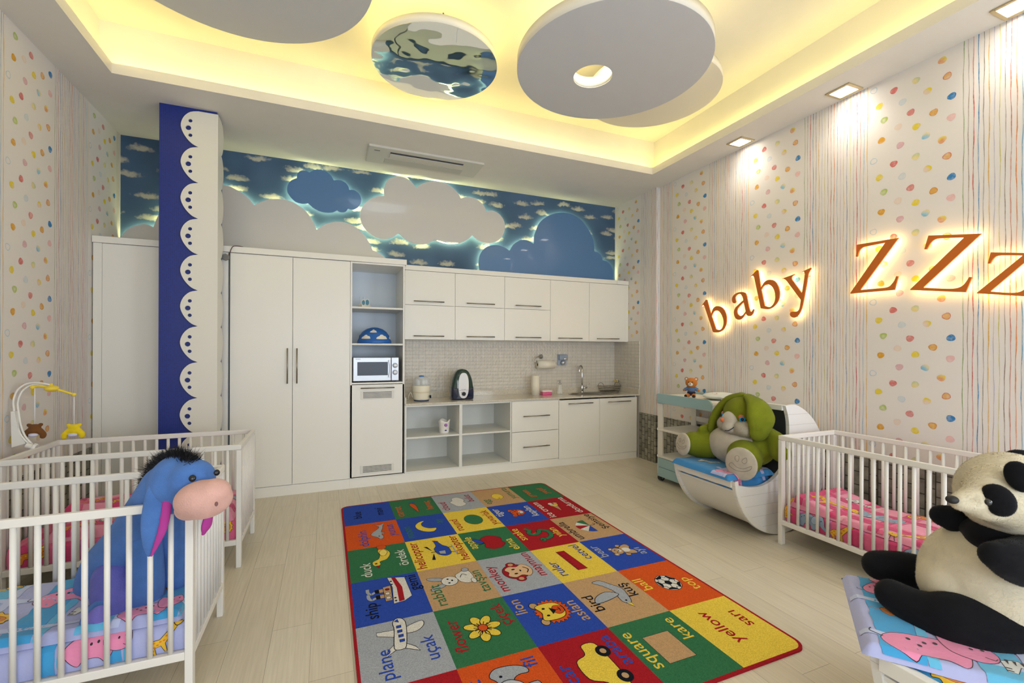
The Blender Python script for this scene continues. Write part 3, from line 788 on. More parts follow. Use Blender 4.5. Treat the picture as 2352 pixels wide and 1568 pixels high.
for kind_, ls, lb, lc in CLOUDS:
    P = lobes([to_wall(l) for l in ls])
    P = [(x, max(z, 2.5)) for x, z in P]
    cx = sum(p[0] for p in P) / len(P)
    t = thing('cloud_panel', lb, 'cloud panel', (cx, YP, min(p[1] for p in P)), 'cloud panels on the sky wall')
    mb = MB(); mb.prism(P, Matrix.Translation((0, YP + .006, 0)) @ Matrix.Rotation(PI / 2, 4, 'X'), .012)
    mb.build('cloud_face', cl_w if kind_ == 'white' else cl_b, t)
    mb = MB(); Q = [p for p in inset(P, .022)]
    Q = [q for q in Q if q[1] > 2.53]
    V = []; Fc = []
    n = len(P); I = inset(P, .010); J = inset(P, .020)
    for i in range(n):
        j = (i + 1) % n
        if P[i][1] < 2.53 or P[j][1] < 2.53: continue
        k = len(V); V += [(I[i][0], YP + .02, I[i][1]), (I[j][0], YP + .02, I[j][1]), (J[j][0], YP + .02, J[j][1]), (J[i][0], YP + .02, J[i][1]),
                          (I[i][0], YP + .008, I[i][1]), (I[j][0], YP + .008, I[j][1]), (J[j][0], YP + .008, J[j][1]), (J[i][0], YP + .008, J[i][1])]
        Fc += [(k, k + 1, k + 2, k + 3), (k, k + 1, k + 5, k + 4), (k + 2, k + 3, k + 7, k + 6)]
    mb.add(V, Fc); mb.build('led_tape', mat('cloud_led', C8(240, 255, 200), emit=(.97, 1.0, .50), estr=17), t, fix=False)
    xs = [p[0] for p in P]; zs = [p[1] for p in P]
    for fx in (.3, .7):
        mb = MB(); X_, Z_ = min(xs) + (max(xs) - min(xs)) * fx, min(zs) + (max(zs) - min(zs)) * .45
        mb.tube([(X_, YP + .006, Z_), (X_, YB - .001, Z_)], .012, 10)
        mb.build('standoff', mat('standoff_steel', C8(170, 170, 170), .3, 1), t)

# ---------------------------------------------------------------- back-lit letters on the right wall
def L1(x, y): return (1600 + x / 8.4, 600 + y / 8.4)
def L2(x, y): return (1940 + x / 5.709, 520 + y / 5.709)
def mk(f, l): return [f(*p) for p in l]
LET = []
LET.append(('letter_b', 'first b of the word baby, lowest letter on the left', [mk(L1, s) for s in (
  [(90, 862), (180, 738)], [(180, 738), (200, 745)], [(200, 745), (230, 850), (280, 1020)], [(280, 1020), (300, 940), (345, 880), (405, 862), (470, 880), (530, 940), (568, 1030), (576, 1130), (560, 1230), (505, 1320), (430, 1365), (370, 1372), (316, 1364)],
  [(316, 1364), (160, 900)], [(160, 900), (148, 860), (120, 846), (90, 862)])],
  [[mk(L1, s) for s in ([(288, 1052), (330, 970), (385, 948), (440, 975), (490, 1050), (518, 1150), (510, 1240), (475, 1305), (425, 1322), (372, 1306)], [(372, 1306), (288, 1052)])]]))
LET.append(('letter_a', 'letter a of the word baby', [mk(L1, s) for s in (
  [(692, 795), (680, 735), (700, 670), (760, 615), (850, 590), (910, 596), (945, 620), (968, 680)], [(968, 680), (990, 800), (1018, 920), (1040, 970), (1060, 965), (1092, 918)], [(1092, 918), (1105, 935)], [(1105, 935), (1085, 1000), (1045, 1045), (1005, 1055), (965, 1035), (946, 995)],
  [(946, 995), (900, 1070), (850, 1115), (800, 1125), (750, 1095), (722, 1030), (720, 960), (750, 890), (820, 820), (900, 748)], [(900, 748), (885, 690), (860, 645), (825, 628), (780, 645), (748, 690), (752, 740), (760, 780), (735, 812), (692, 795)])],
  [[mk(L1, s) for s in ([(906, 786), (840, 850), (790, 920), (782, 980), (805, 1030), (850, 1052), (900, 1025), (945, 965)], [(945, 965), (906, 786)])]]))
LET.append(('letter_b', 'second b of the word baby, raised between a and y', [mk(L1, s) for s in (
  [(1034, 296), (1165, 166)], [(1165, 166), (1185, 176)], [(1185, 176), (1210, 330), (1238, 515)], [(1238, 515), (1275, 440), (1330, 380), (1400, 354), (1480, 368), (1545, 430), (1588, 530), (1600, 640), (1575, 750), (1510, 845), (1430, 905), (1350, 924), (1236, 906)],
  [(1236, 906), (1110, 310)], [(1110, 310), (1095, 282), (1070, 280), (1034, 296)])],
  [[mk(L1, s) for s in ([(1246, 548), (1290, 480), (1360, 446), (1430, 465), (1485, 535), (1514, 640), (1510, 745), (1470, 835), (1400, 882), (1310, 855)], [(1310, 855), (1246, 548)])]]))
LET.append(('letter_y', 'letter y of the word baby, top right of the word', [mk(L1, s) for s in (
  [(1644, 335), (1885, 246)], [(1885, 246), (1880, 265)], [(1880, 265), (1845, 285), (1828, 320), (1840, 360)], [(1840, 360), (2028, 612)], [(2028, 612), (2060, 430), (2088, 245)], [(2088, 245), (2078, 215), (2060, 203), (2028, 203)], [(2028, 203), (2200, 122)], [(2200, 122), (2208, 140)],
  [(2208, 140), (2175, 185), (2150, 240)], [(2150, 240), (2110, 480), (2050, 800), (2010, 940), (1960, 1030), (1900, 1080), (1850, 1082), (1808, 1050), (1800, 1005), (1830, 972), (1890, 968), (1945, 960), (1985, 900), (2010, 745)],
  [(2010, 745), (1750, 395)], [(1750, 395), (1710, 350), (1680, 342), (1644, 335)])], []))
def zed(f, P): return [mk(f, s) for s in P]
LET.append(('letter_z', 'narrow tilted capital Z beside the word baby', zed(L2, (
  [(75, 868), (530, 212)], [(530, 212), (330, 250), (240, 272), (190, 320), (168, 396)], [(168, 396), (146, 396)], [(146, 396), (160, 238)], [(160, 238), (704, 148)], [(704, 148), (205, 830)], [(205, 830), (420, 812), (560, 795), (620, 750), (655, 700), (675, 650)], [(675, 650), (700, 652)], [(700, 652), (655, 830)], [(655, 830), (75, 880)], [(75, 880), (75, 868)])), []))
LET.append(('letter_z', 'largest capital Z in the middle of the three', zed(L2, (
  [(860, 822), (1565, 144)], [(1565, 144), (1300, 150), (1190, 165), (1125, 215), (1075, 298)], [(1075, 298), (1043, 298)], [(1043, 298), (1098, 118)], [(1098, 118), (1790, 92)], [(1790, 92), (1028, 800)], [(1028, 800), (1250, 812), (1420, 814), (1520, 790), (1580, 740), (1632, 662)], [(1632, 662), (1668, 664)], [(1668, 664), (1585, 862)], [(1585, 862), (860, 832)], [(860, 832), (860, 822)])), []))
LET.append(('letter_z', 'small z cut by the right edge of the picture', zed(L2, (
  [(1733, 868), (2335, 380)], [(2335, 380), (2100, 376), (2000, 385), (1950, 420), (1905, 486)], [(1905, 486), (1874, 485)], [(1874, 485), (1915, 338)], [(1915, 338), (2500, 348)], [(2500, 348), (1908, 850)], [(1908, 850), (2100, 866), (2250, 866), (2340, 835), (2395, 760)], [(2395, 760), (2420, 762)], [(2420, 762), (2365, 915)], [(2365, 915), (1733, 876)], [(1733, 876), (1733, 868)])), []))
let_m = mat('copper_letter', C8(204, 108, 36), .45, .2)
let_led = mat('letter_led', C8(255, 230, 150), emit=(1, .74, .27), estr=13)
XP = 4.045
def wall_r(l): q = [on(a, b_, 'X', XP) for a, b_ in l]; return [(-p.y, p.z) for p in q]
for nm, lb, segs_, hl in LET:
    P = lobes([wall_r(s) for s in segs_], 4)
    H = [lobes([wall_r(s) for s in h], 4) for h in hl]
    Mx = Matrix.Translation((XP, 0, 0)) @ Matrix(((0, 0, 1, 0), (-1, 0, 0, 0), (0, 1, 0, 0), (0, 0, 0, 1)))
    cy = -sum(p[0] for p in P) / len(P)
    t = thing(nm, 'copper back-lit ' + lb, 'letter', (XP, cy, min(p[1] for p in P)), 'glowing letters reading baby ZZz')
    mb = MB(); mb.prism(P, Mx, .014, 0, H); mb.build('letter_face', let_m, t)
    mb = MB(); mb.prism(inset(P, .004), Mx @ Matrix.Translation((0, 0, .016)), .004, 0, [inset(h, -.004) for h in H]); mb.build('led_backing', let_led, t)
    for i in (len(P) // 5, len(P) * 3 // 5):
        q = inset(P, .012)[i]; mb = MB()
        mb.tube([(XP + .018, -q[0], q[1]), (XR - .001, -q[0], q[1])], .004, 8)
        mb.build('standoff', mat('standoff_steel'), t)
# ================================================================ KITCHEN AND WARDROBES
lam = mat('white_laminate', C8(233, 231, 224), .32)
lam_in = mat('white_laminate_inside', C8(224, 224, 218), .45)
steel = mat('brushed_steel', C8(150, 140, 124), .32, 1)
chrome = mat('chrome', C8(205, 205, 205), .12, 1)
YC = 5.13                       # front plane of the cabinets
def bar(mb, a, b, out, r=.006, foot=.03):
    """bar handle from a to b standing 'out' in front of the door plane"""
    A, B = Vector(a), Vector(b); d = (B - A).normalized(); o = Vector((0, -out, 0))
    mb.tube([A + o, B + o], r, 10)
    for p in (A + d * foot, B - d * foot): mb.tube([p, p + o], r * .75, 8)
def handle(parent, a, b, r=.0065):
    mb = MB(); bar(mb, a, b, .028, r); return mb.build('handle', steel, parent)
def door(parent, x0, x1, z0, z1, y=YC, name='door', t=.018, h=None, m=None):
    mb = MB(); g = .0018
    mb.box(x0 + g, y, z0 + g, x1 - g, y + t, z1 - g)
    d = mb.build(name, m or lam, parent, .0012)
    if h: handle(d, (h[0], y, h[1]), (h[2], y, h[3]))
    return d
def carcass(mb, x0, x1, z0, z1, y0, y1, shelves=(), t=.018, back=True, bottom=True, top=True):
    mb.box(x0, y0, z0, x0 + t, y1, z1); mb.box(x1 - t, y0, z0, x1, y1, z1)
    if bottom: mb.box(x0 + t, y0, z0, x1 - t, y1, z0 + t)
    if top: mb.box(x0 + t, y0, z1 - t, x1 - t, y1, z1)
    if back: mb.box(x0 + t, y1 - .008, z0 + t, x1 - t, y1, z1 - t)
YK = YB - .015
# left wardrobe behind the column
t = thing('wardrobe', 'plain white wardrobe between the left wall and the blue column', 'wardrobe', (-1.4, 5.43, 0))
mb = MB(); carcass(mb, -1.92, -.885, .1, 2.437, YC + .02, YK); mb.build('carcass', lam, t)
mb = MB(); mb.box(-1.92, YC, .1, -1.858, YC + .02, 2.437); mb.build('filler_stile', lam, t)
door(t, -1.858, -.885, .1, 2.437)
mb = MB(); mb.box(-1.92, YC + .01, 0, -.885, YC + .03, .1); mb.build('plinth', lam, t)
# tall double wardrobe
t = thing('wardrobe', 'tall white double-door wardrobe with long bar handles right of the column', 'wardrobe', (-.32, 5.43, 0))
mb = MB(); carcass(mb, -.874, .237, .1, 2.437, YC + .02, YK); mb.build('carcass', lam, t)
door(t, -.872, -.318, .105, 2.434, h=(-.364, 1.142, -.364, 1.502)); door(t, -.318, .237, .105, 2.434, h=(-.276, 1.142, -.276, 1.502))
mb = MB(); mb.box(-.884, YC + .004, 0, .237, YC + .03, .102); mb.build('plinth', lam, t)
mb = MB(); mb.box(-.884, YC + .012, .1, -.874, YC + .03, 2.437); mb.build('gap_shade_strip', mat('gap_shade_dark', C8(90, 96, 104), .7), t)  # solid strip coloured dark for the shade in the seam between wardrobes
# tall open unit
t = thing('tall_cabinet', 'tall white cabinet with open niches above a vented door, holding the microwave', 'cabinet', (.525, 5.43, 0))
mb = MB(); x0, x1 = .238, .812
carcass(mb, x0, x1, .1, 2.437, YC, YK); mb.box(x0 + .018, YC, 1.115, x1 - .018, YK, 1.133)
mb.build('carcass', lam, t, .0012)
mb = MB(); mb.box(x0 + .018, YK - .012, 1.133, x1 - .018, YK - .008, 2.419); mb.build('back_panel', mat('niche_back', C8(206, 216, 228), .4), t)
for z in (1.935, 1.538):
    mb = MB(); mb.box(x0 + .018, YC + .004, z, x1 - .018, YK - .012, z + .02); mb.build('shelf', lam_in, t, .001)
d = door(t, x0, x1, .105, 1.11, h=(.345, 1.073, .70, 1.073))
vent_m = mat('vent_white', C8(222, 220, 212), .4); dark = mat('vent_dark', C8(60, 58, 54), .6)
for z in (.995, .19):
    mb = MB(); mb.box(.345, YC - .004, z - .045, .70, YC, z + .045)
    v = mb.build('vent_grille', vent_m, d, .0015)
    mb = MB()
    for i in range(5): mb.box(.372, YC - .0052, z - .031 + i * .0145, .674, YC - .0038, z - .0255 + i * .0145)
    mb.build('vent_slots', dark, v)
mb = MB(); mb.box(x0, YC + .004, 0, .83, YC + .03, .1); mb.build('plinth', lam, t)
# cornice boards
o = MB().box(-1.925, YC - .012, 2.439, .832, YK, 2.497).build('cornice_board', lam, bevel=.0015)
tag(o, 'long white cornice board on top of the tall wardrobes', 'cornice', 'cornice boards')
UY, UD = 5.39, YK - .002
o = MB().box(.853, UY - .006, 2.433, 3.84, UD, 2.49).build('cornice_board', lam, bevel=.0015); tag(o, 'white cornice board on top of the upper cupboards', 'cornice', 'cornice boards')
o = MB().box(3.843, UY - .006, 2.433, XR2 - .003, UD, 2.49).build('cornice_board', lam, bevel=.0015); tag(o, 'short white cornice end piece in the right corner above the cupboards', 'cornice', 'cornice boards')
# upper cupboards
ux = [.853, 1.465, 2.118, 2.775, 3.381, 3.985]
ulab = ['double-flap upper cupboard next to the microwave tower', 'double-flap upper cupboard above the humidifier, second from left', 'double-flap upper cupboard in the middle of the row',
        'single-door upper cupboard above the soap dispenser', 'single-door upper cupboard in the corner above the tap']
hx = [(.956, 1.322), (1.606, 1.975), (2.262, 2.628), (2.885, 3.257), (3.495, 3.867)]
for i in range(5):
    t = thing('upper_cupboard', 'white ' + ulab[i], 'cupboard', ((ux[i] + ux[i + 1]) / 2, (UY + UD) / 2, 1.61), 'upper cupboards over the worktop')
    mb = MB(); carcass(mb, ux[i] + .001, ux[i + 1] - .001, 1.614, 2.431, UY + .02, UD); mb.build('carcass', lam, t)
    if i < 3:
        door(t, ux[i], ux[i + 1], 2.024, 2.431, UY, 'flap_door', h=(hx[i][0], 2.067, hx[i][1], 2.067))
        door(t, ux[i], ux[i + 1], 1.612, 2.024, UY, 'flap_door', h=(hx[i][0], 1.654, hx[i][1], 1.654))
    else: door(t, ux[i], ux[i + 1], 1.612, 2.431, UY, h=(hx[i][0], 1.653, hx[i][1], 1.653))
o = MB().box(3.986, UY + .004, 1.612, XR2 - .003, UY + .022, 2.431).build('filler_strip', lam); tag(o, 'narrow white filler strip between the corner upper cupboard and the right wall', 'filler strip')
# lower units
LZ = .862
for i, (x0, x1, lb) in enumerate(((.818, 1.466, 'open white base shelf under the steriliser, holding the bottle warmer'), (1.466, 2.112, 'open white base shelf left of the drawers, empty'))):
    t = thing('base_shelf', lb, 'cabinet', ((x0 + x1) / 2, 5.43, 0), 'open base shelves')
    mb = MB(); carcass(mb, x0, x1, .1, LZ, YC, YK); mb.build('carcass', lam_in, t, .001)
    mb = MB(); mb.box(x0 + .018, YC + .003, .484, x1 - .018, YK - .01, .503); mb.build('shelf', lam_in, t, .001)
    mb = MB(); mb.box(x0, YC + .006, 0, x1, YC + .024, .1); mb.build('plinth', lam, t)
t = thing('drawer_unit', 'white base unit with two deep drawers and bar handles', 'cabinet', (2.44, 5.43, 0))
mb = MB(); carcass(mb, 2.114, 2.77, .1, LZ, YC + .02, YK); mb.build('carcass', lam, t)
door(t, 2.116, 2.77, .474, .852, name='drawer', h=(2.261, .667, 2.628, .667)); door(t, 2.116, 2.77, .103, .472, name='drawer', h=(2.261, .285, 2.628, .285))
mb = MB(); mb.box(2.112, YC + .006, 0, 2.77, YC + .024, .1); mb.build('plinth', lam, t)
t = thing('sink_unit', 'white double-door base unit under the round sink', 'cabinet', (3.38, 5.43, 0))
mb = MB(); carcass(mb, 2.772, 3.998, .1, LZ, YC + .02, YK, top=False); mb.build('carcass', lam, t)
door(t, 2.772, 3.387, .09, .846, h=(2.90, .797, 3.269, .797)); door(t, 3.387, 3.998, .09, .846, h=(3.508, .797, 3.875, .797))
mb = MB(); mb.box(2.77, YC + .006, 0, 3.998, YC + .024, .09); mb.build('plinth', lam, t)
# worktop
m, N, L, b = nodemat('worktop_stone', .12)
ns = N.new('ShaderNodeTexNoise'); ns.inputs['Scale'].default_value = 90; mp = mapping(N, L); L.new(mp.outputs[0], ns.inputs['Vector'])
rp = ramp(N, [(.4, C8(196, 188, 172)), (.6, C8(210, 203, 188))]); L.new(ns.outputs['Fac'], rp.inputs['Fac']); L.new(rp.outputs['Color'], b.inputs['Base Color'])
CT = .884
t = thing('worktop', 'long beige stone worktop with upstand running along the kitchen', 'worktop', (2.42, 5.43, .863))
SX, SY = 3.47, 5.40
mb = MB()
sink_out = [(SX + .385 * math.cos(a) * (1.0 if math.cos(a) < 0 else 1.0), SY + .175 * math.sin(a)) for a in [2 * PI * k / 40 for k in range(40)]]
mb.prism([(.816, YC - .012), (XR2 - .003, YC - .012), (XR2 - .003, YB - .013), (.816, YB - .013)], Matrix.Translation((0, 0, .863)), CT - .863, 0, [sink_out[::-1]])
mb.build('worktop_slab', m, t, .002)
mb = MB(); mb.box(.816, YB - .035, CT, XR2 - .003, YB - .013, CT + .07); mb.box(XR2 - .025, YC - .005, CT, XR2 - .003, YB - .035, CT + .07); mb.box(.816, YC - .005, CT, .834, YC + .03, CT + .07)
mb.build('upstand', m, t, .0015)
# sink
ssteel = mat('sink_steel', C8(168, 164, 156), .28, 1)
t = thing('sink', 'oval stainless steel sink with drainer set into the worktop', 'sink', (SX, SY, .76))
mb = MB(); n = 40
rings_ = [(.397, .187, CT + .001), (.392, .182, CT + .005), (.375, .165, CT + .004)]
V = []; Fc = []
for (a_, b_, z) in rings_: V += [(SX + a_ * math.cos(2 * PI * k / n), SY + b_ * math.sin(2 * PI * k / n), z) for k in range(n)]
# bowl on the left half, drainer on the right
for (cx, a_, b_, z) in ((-.14, .215, .15, CT - .002), (-.14, .19, .135, CT - .06), (-.14, .10, .08, CT - .115), (-.14, .001, .001, CT - .12)):
    V += [(SX + cx + a_ * math.cos(2 * PI * k / n), SY + b_ * math.sin(2 * PI * k / n), z) for k in range(n)]
for i in range(6): Fc += [(i * n + k, i * n + (k + 1) % n, (i + 1) * n + (k + 1) % n, (i + 1) * n + k) for k in range(n)]
mb.add(V, Fc, 0, True); mb.build('basin', ssteel, t)
mb = MB(); mb.cyl(SX - .14, SY, CT - .119, CT - .114, .03, 20); mb.build('drain', chrome, t)
mb = MB()
for k in range(5): mb.box(SX + .12 + k * .04, SY - .08, CT + .001, SX + .128 + k * .04, SY + .08, CT + .006)
mb.build('drainer_ribs', ssteel, t, .002)
# tap
tx, ty = 3.40, 5.605
t = thing('tap', 'tall steel swan-neck tap with side lever behind the sink', 'tap', (tx, ty, CT))
mb = MB(); mb.cyl(tx, ty, CT, CT + .012, .03, 20); mb.cyl(tx, ty, CT + .012, CT + .10, .022, 20)
mb.tube([(tx, ty, CT + .1), (tx, ty, CT + .33)] , .012, 12); mb.build('tap_body', chrome, t, .002)
mb = MB(); mb.tube(catmull([(tx, ty, CT + .32), (tx - .004, ty - .004, CT + .36), (tx - .03, ty - .025, CT + .385), (tx - .065, ty - .05, CT + .375), (tx - .085, ty - .07, CT + .34), (tx - .088, ty - .072, CT + .29)], 5), .0115, 12); mb.build('spout', chrome, t)
mb = MB(); mb.tube([(tx + .01, ty, CT + .06), (tx + .075, ty - .01, CT + .07)], .014, 12); mb.tube([(tx + .065, ty - .01, CT + .075), (tx + .115, ty - .02, CT + .125)], .006, 10); mb.build('lever', chrome, t)
# dish rack
rk = mat('rack_wire', C8(120, 112, 100), .3, 1)
rx0, rx1, ry0, ry1, rz = 3.70, 3.985, 5.48, 5.66, CT + .012
t = thing('dish_rack', 'dark wire dish rack with looped handles in the worktop corner', 'dish rack', ((rx0 + rx1) / 2, (ry0 + ry1) / 2, CT))
mb = MB()
for z, g in ((rz + .07, 0), (rz + .035, .01), (rz, .02)):
    mb.tube([(rx0 + g, ry0 + g, z), (rx1 - g, ry0 + g, z), (rx1 - g, ry1 - g, z), (rx0 + g, ry1 - g, z)], .003, 6, closed=True)
for k in range(14):
    x = rx0 + .01 + k * (rx1 - rx0 - .02) / 13
    mb.tube([(x, ry0, rz + .07), (x, ry0 + .02, rz), (x, ry1 - .02, rz), (x, ry1, rz + .07)], .0018, 5)
for k in range(6):
    y = ry0 + .015 + k * (ry1 - ry0 - .03) / 5
    mb.tube([(rx0, y, rz + .07), (rx0 + .02, y, rz), (rx1 - .02, y, rz), (rx1, y, rz + .07)], .0018, 5)
mb.build('basket', rk, t)
for x in (rx0, rx1):
    mb = MB(); mb.tube(catmull([(x, ry0 + .01, rz + .07), (x, ry0 + .05, rz + .115), (x, ry1 - .05, rz + .115), (x, ry1 - .01, rz + .07)], 5), .003, 6); mb.build('rack_handle', rk, t)
for (x, y) in ((rx0 + .03, ry0 + .03), (rx1 - .03, ry0 + .03), (rx0 + .03, ry1 - .03), (rx1 - .03, ry1 - .03)):
    mb = MB(); mb.cyl(x, y, CT, rz, .004, 8); mb.build('foot', rk, t)
# corner valve with yellow lever
t = thing('gas_valve', 'small steel valve with a yellow lever on the corner tiles', 'valve', (XR2 - .04, 5.60, CT + .14))
mb = MB(); mb.tube([(XR2 - .013, 5.60, CT + .15), (XR2 - .06, 5.60, CT + .15)], .012, 10); mb.tube([(XR2 - .05, 5.60, CT + .15), (XR2 - .05, 5.60, CT + .19)], .009, 10); mb.build('valve_body', chrome, t)
mb = MB(); mb.box(XR2 - .075, 5.545, CT + .138, XR2 - .062, 5.64, CT + .156); mb.build('valve_lever', mat('yellow_lever', C8(236, 200, 40), .4), t, .003)

# ---------------------------------------------------------------- small kitchen things
ivory = mat('ivory_plastic', C8(232, 226, 206), .35)
clear = mat('clear_plastic', C8(236, 240, 244), .06, alpha=.26)
whitep = mat('white_plastic', C8(232, 230, 224), .35)
black_g = mat('black_gloss', C8(26, 28, 34), .12)
# steriliser
cx, cy = 1.053, 5.385
t = thing('bottle_steriliser', 'ivory bottle steriliser with clear dome lid standing on the worktop', 'steriliser', (cx, cy, CT))
mb = MB(); mb.lathe([(0, .012), (.088, .012), (.096, .03), (.104, .12), (.107, .165), (.107, .18), (.1, .183), (0, .183)], cx, cy, CT, 36); mb.build('base', ivory, t)
mb = MB(); mb.lathe([(.1065, .1), (.1085, .103), (.1085, .108), (.1068, .111)], cx, cy, CT, 36); mb.build('body_ring', mat('ivory_ring', C8(210, 200, 176), .4), t)
mb = MB(); mb.lathe([(0, 0), (.086, 0), (.09, .006), (.09, .012), (0, .012)], cx, cy, CT, 36); mb.build('foot_ring', mat('navy_plastic', C8(30, 50, 96), .4), t)
mb = MB(); mb.lathe([(.106, .183), (.104, .21), (.098, .245), (.082, .272), (.05, .286), (.0, .289)], cx, cy, CT, 36)
mb.lathe([(0, .286), (.048, .283), (.08, .269), (.095, .243), (.101, .21), (.103, .183), (.106, .183)], cx, cy, CT, 36); mb.build('lid', clear, t)
mb = MB(); mb.lathe([(0, .302), (.025, .3), (.032, .29), (.03, .284), (0, .284)], cx, cy, CT, 24); mb.build('lid_knob', mat('blue_plastic', C8(58, 118, 190), .35), t)
mb = MB()
for k in range(5):
    a = 2 * PI * k / 5; mb.lathe([(0, .186), (.02, .186), (.02, .235), (.008, .25), (0, .25)], cx + .055 * math.cos(a), cy + .055 * math.sin(a), CT, 14)
mb.build('bottle_holder', mat('milky_plastic', C8(226, 230, 232), .3), t)
mb = MB(); mb.box(cx + .082, cy - .09, CT + .035, cx + .1, cy - .06, CT + .07); mb.build('switch', black_g, t, .004)
mb = MB(); mb.tube(catmull([(cx - .1, cy + .02, CT + .04), (cx - .13, cy - .01, CT + .1), (cx - .15, cy + .02, CT + .05), (cx - .14, cy + .08, CT + .01), (cx - .19, cy + .15, CT + .01)], 6), .004, 8); mb.build('power_cord', whitep, t)
# humidifier
cx, cy = 1.548, 5.385
t = thing('humidifier', 'arched black and dark green humidifier with a white oval front on the worktop', 'humidifier', (cx, cy, CT))
def arch(wd, h, sh=.0):
    pts = [(wd * .98, 0), (wd, .03), (wd * .985, h * .35), (wd * .88, h * .62), (wd * .66, h * .84), (wd * .38, h * .96), (0, h)]
    s = catmull(pts, 5); return s + [(-x, z) for x, z in s[::-1][1:]]
def loft(mb, outline, y0, y1, cx, zb, bul=.85, mi=0, cut=None):
    n = len(outline); V = []
    ys = [(y0, bul), (y0 + .012, bul + .08), (y0 + .035, 1.0), (y1 - .03, 1.0), (y1, .9)]
    for y, s in ys: V += [(cx + x * s, y, zb + z * (s if z > .03 else 1)) for x, z in outline]
    Fc = [(i * n + k, i * n + (k + 1) % n, (i + 1) * n + (k + 1) % n, (i + 1) * n + k) for i in range(len(ys) - 1) for k in range(n)]
    Fc += [tuple(range(n)), tuple(range((len(ys) - 1) * n, len(ys) * n))[::-1]]
    mb.add(V, Fc, mi, True)
mb = MB(); loft(mb, arch(.137, .365), cy - .085, cy + .085, cx, CT + .006)
mb.build('tank', mat('green_black_tank', C8(28, 58, 52), .1, coat=.5), t)
mb = MB(); loft(mb, [(x * 1.02, min(z, .15)) for x, z in arch(.137, .365)], cy - .088, cy + .088, cx, CT + .006, .86)
mb.build('base', mat('navy_gloss', C8(30, 36, 60), .12, coat=.5), t)
mb = MB(); P = []
for k in range(40):
    a = 2 * PI * k / 40; sx = math.copysign(abs(math.cos(a)) ** .8, math.cos(a)); sz = math.copysign(abs(math.sin(a)) ** .8, math.sin(a)); P.append((cx + .064 * sx, CT + .172 + .155 * sz))
mb.prism(P, Matrix.Translation((0, cy - .083, 0)) @ Matrix.Rotation(PI / 2, 4, 'X'), .012); mb.build('front_plate', mat('pearl_white', C8(226, 226, 228), .25), t, .003)
mb = MB(); mb.tube([(cx - .062, cy - .0952, CT + .115), (cx + .062, cy - .0952, CT + .115)], .0012, 6); mb.build('plate_seam', dark, t)
mb = MB(); mb.tube([(cx, cy - .094, CT + .072), (cx, cy - .112, CT + .072)], .024, 24); mb.build('dial', black_g, t, .002)
gcol = C8(90, 94, 100)
# only the marks the photo shows: a small line of print and a triangle
mb = MB(); D = Decals(mb, lambda u, v: (Vector((cx + u, cy - .0953, CT + v)), Vector((0, -1, 0))))
for i, wd in enumerate((.008, .004, .007, .01, .006)): D.poly([(-.026 + i * .011, .124), (-.026 + i * .011 + wd, .124), (-.026 + i * .011 + wd, .129), (-.026 + i * .011, .129)], gcol, 1)
D.poly([(-.034, .088), (-.022, .088), (-.028, .098)], gcol, 1)
mb.build('printed_marks', mat('print_ink', attr=True, rough=.5), t, fix=False)
# wall paper-towel holder
t = thing('towel_holder', 'chrome wall holder with a curved arm above the worktop', 'paper holder', (2.80, YB - .03, 1.32))
mb = MB(); Mx = Matrix.Translation((2.797, YB - .012, 1.398)) @ Matrix.Rotation(PI / 2, 4, 'X'); mb.lathe([(0, 0), (.034, 0), (.034, .006), (.02, .022), (0, .028)], seg=24, M=Mx); mb.build('wall_rose', chrome, t)
mb = MB(); mb.tube(catmull([(2.797, YB - .035, 1.398), (2.75, YB - .055, 1.40), (2.70, YB - .07, 1.385), (2.675, YB - .08, 1.35), (2.68, YB - .085, 1.32), (2.72, YB - .085, 1.305)], 5) + [(3.0, YB - .085, 1.305)], .006, 10); mb.ell((3.005, YB - .085, 1.305), .011); mb.build('arm', chrome, t)
paper = mat('tissue_paper', C8(236, 230, 214), .9, bump=.1, bscale=120)
t = thing('paper_towel_roll', 'paper towel roll hanging on the chrome wall holder', 'paper roll', (2.84, YB - .085, 1.25))
Mx = Matrix.Translation((2.71, YB - .085, 1.288)) @ Matrix.Rotation(PI / 2, 4, 'Y')
mb = MB(); mb.lathe([(.02, 0), (.058, 0), (.058, .26), (.02, .26)], seg=32, M=Mx, sharp=True); mb.build('paper', paper, t)
mb = MB(); mb.lathe([(.02, .001), (.0195, .259), (.0175, .259), (.0175, .001), (.02, .001)], seg=24, M=Mx); mb.build('cardboard_core', mat('cardboard', C8(120, 84, 56), .8), t)
t = thing('paper_towel_roll', 'paper towel roll standing upright on the worktop beside the pink box', 'paper roll', (2.62, 5.52, CT))
mb = MB(); mb.lathe([(.02, 0), (.055, 0), (.055, .262), (.02, .262)], 2.62, 5.52, CT, 32, sharp=True); mb.build('paper', paper, t)
mb = MB(); mb.lathe([(.02, .261), (.017, .261), (.017, .001)], 2.62, 5.52, CT, 24); mb.build('cardboard_core', MATS['cardboard'], t)
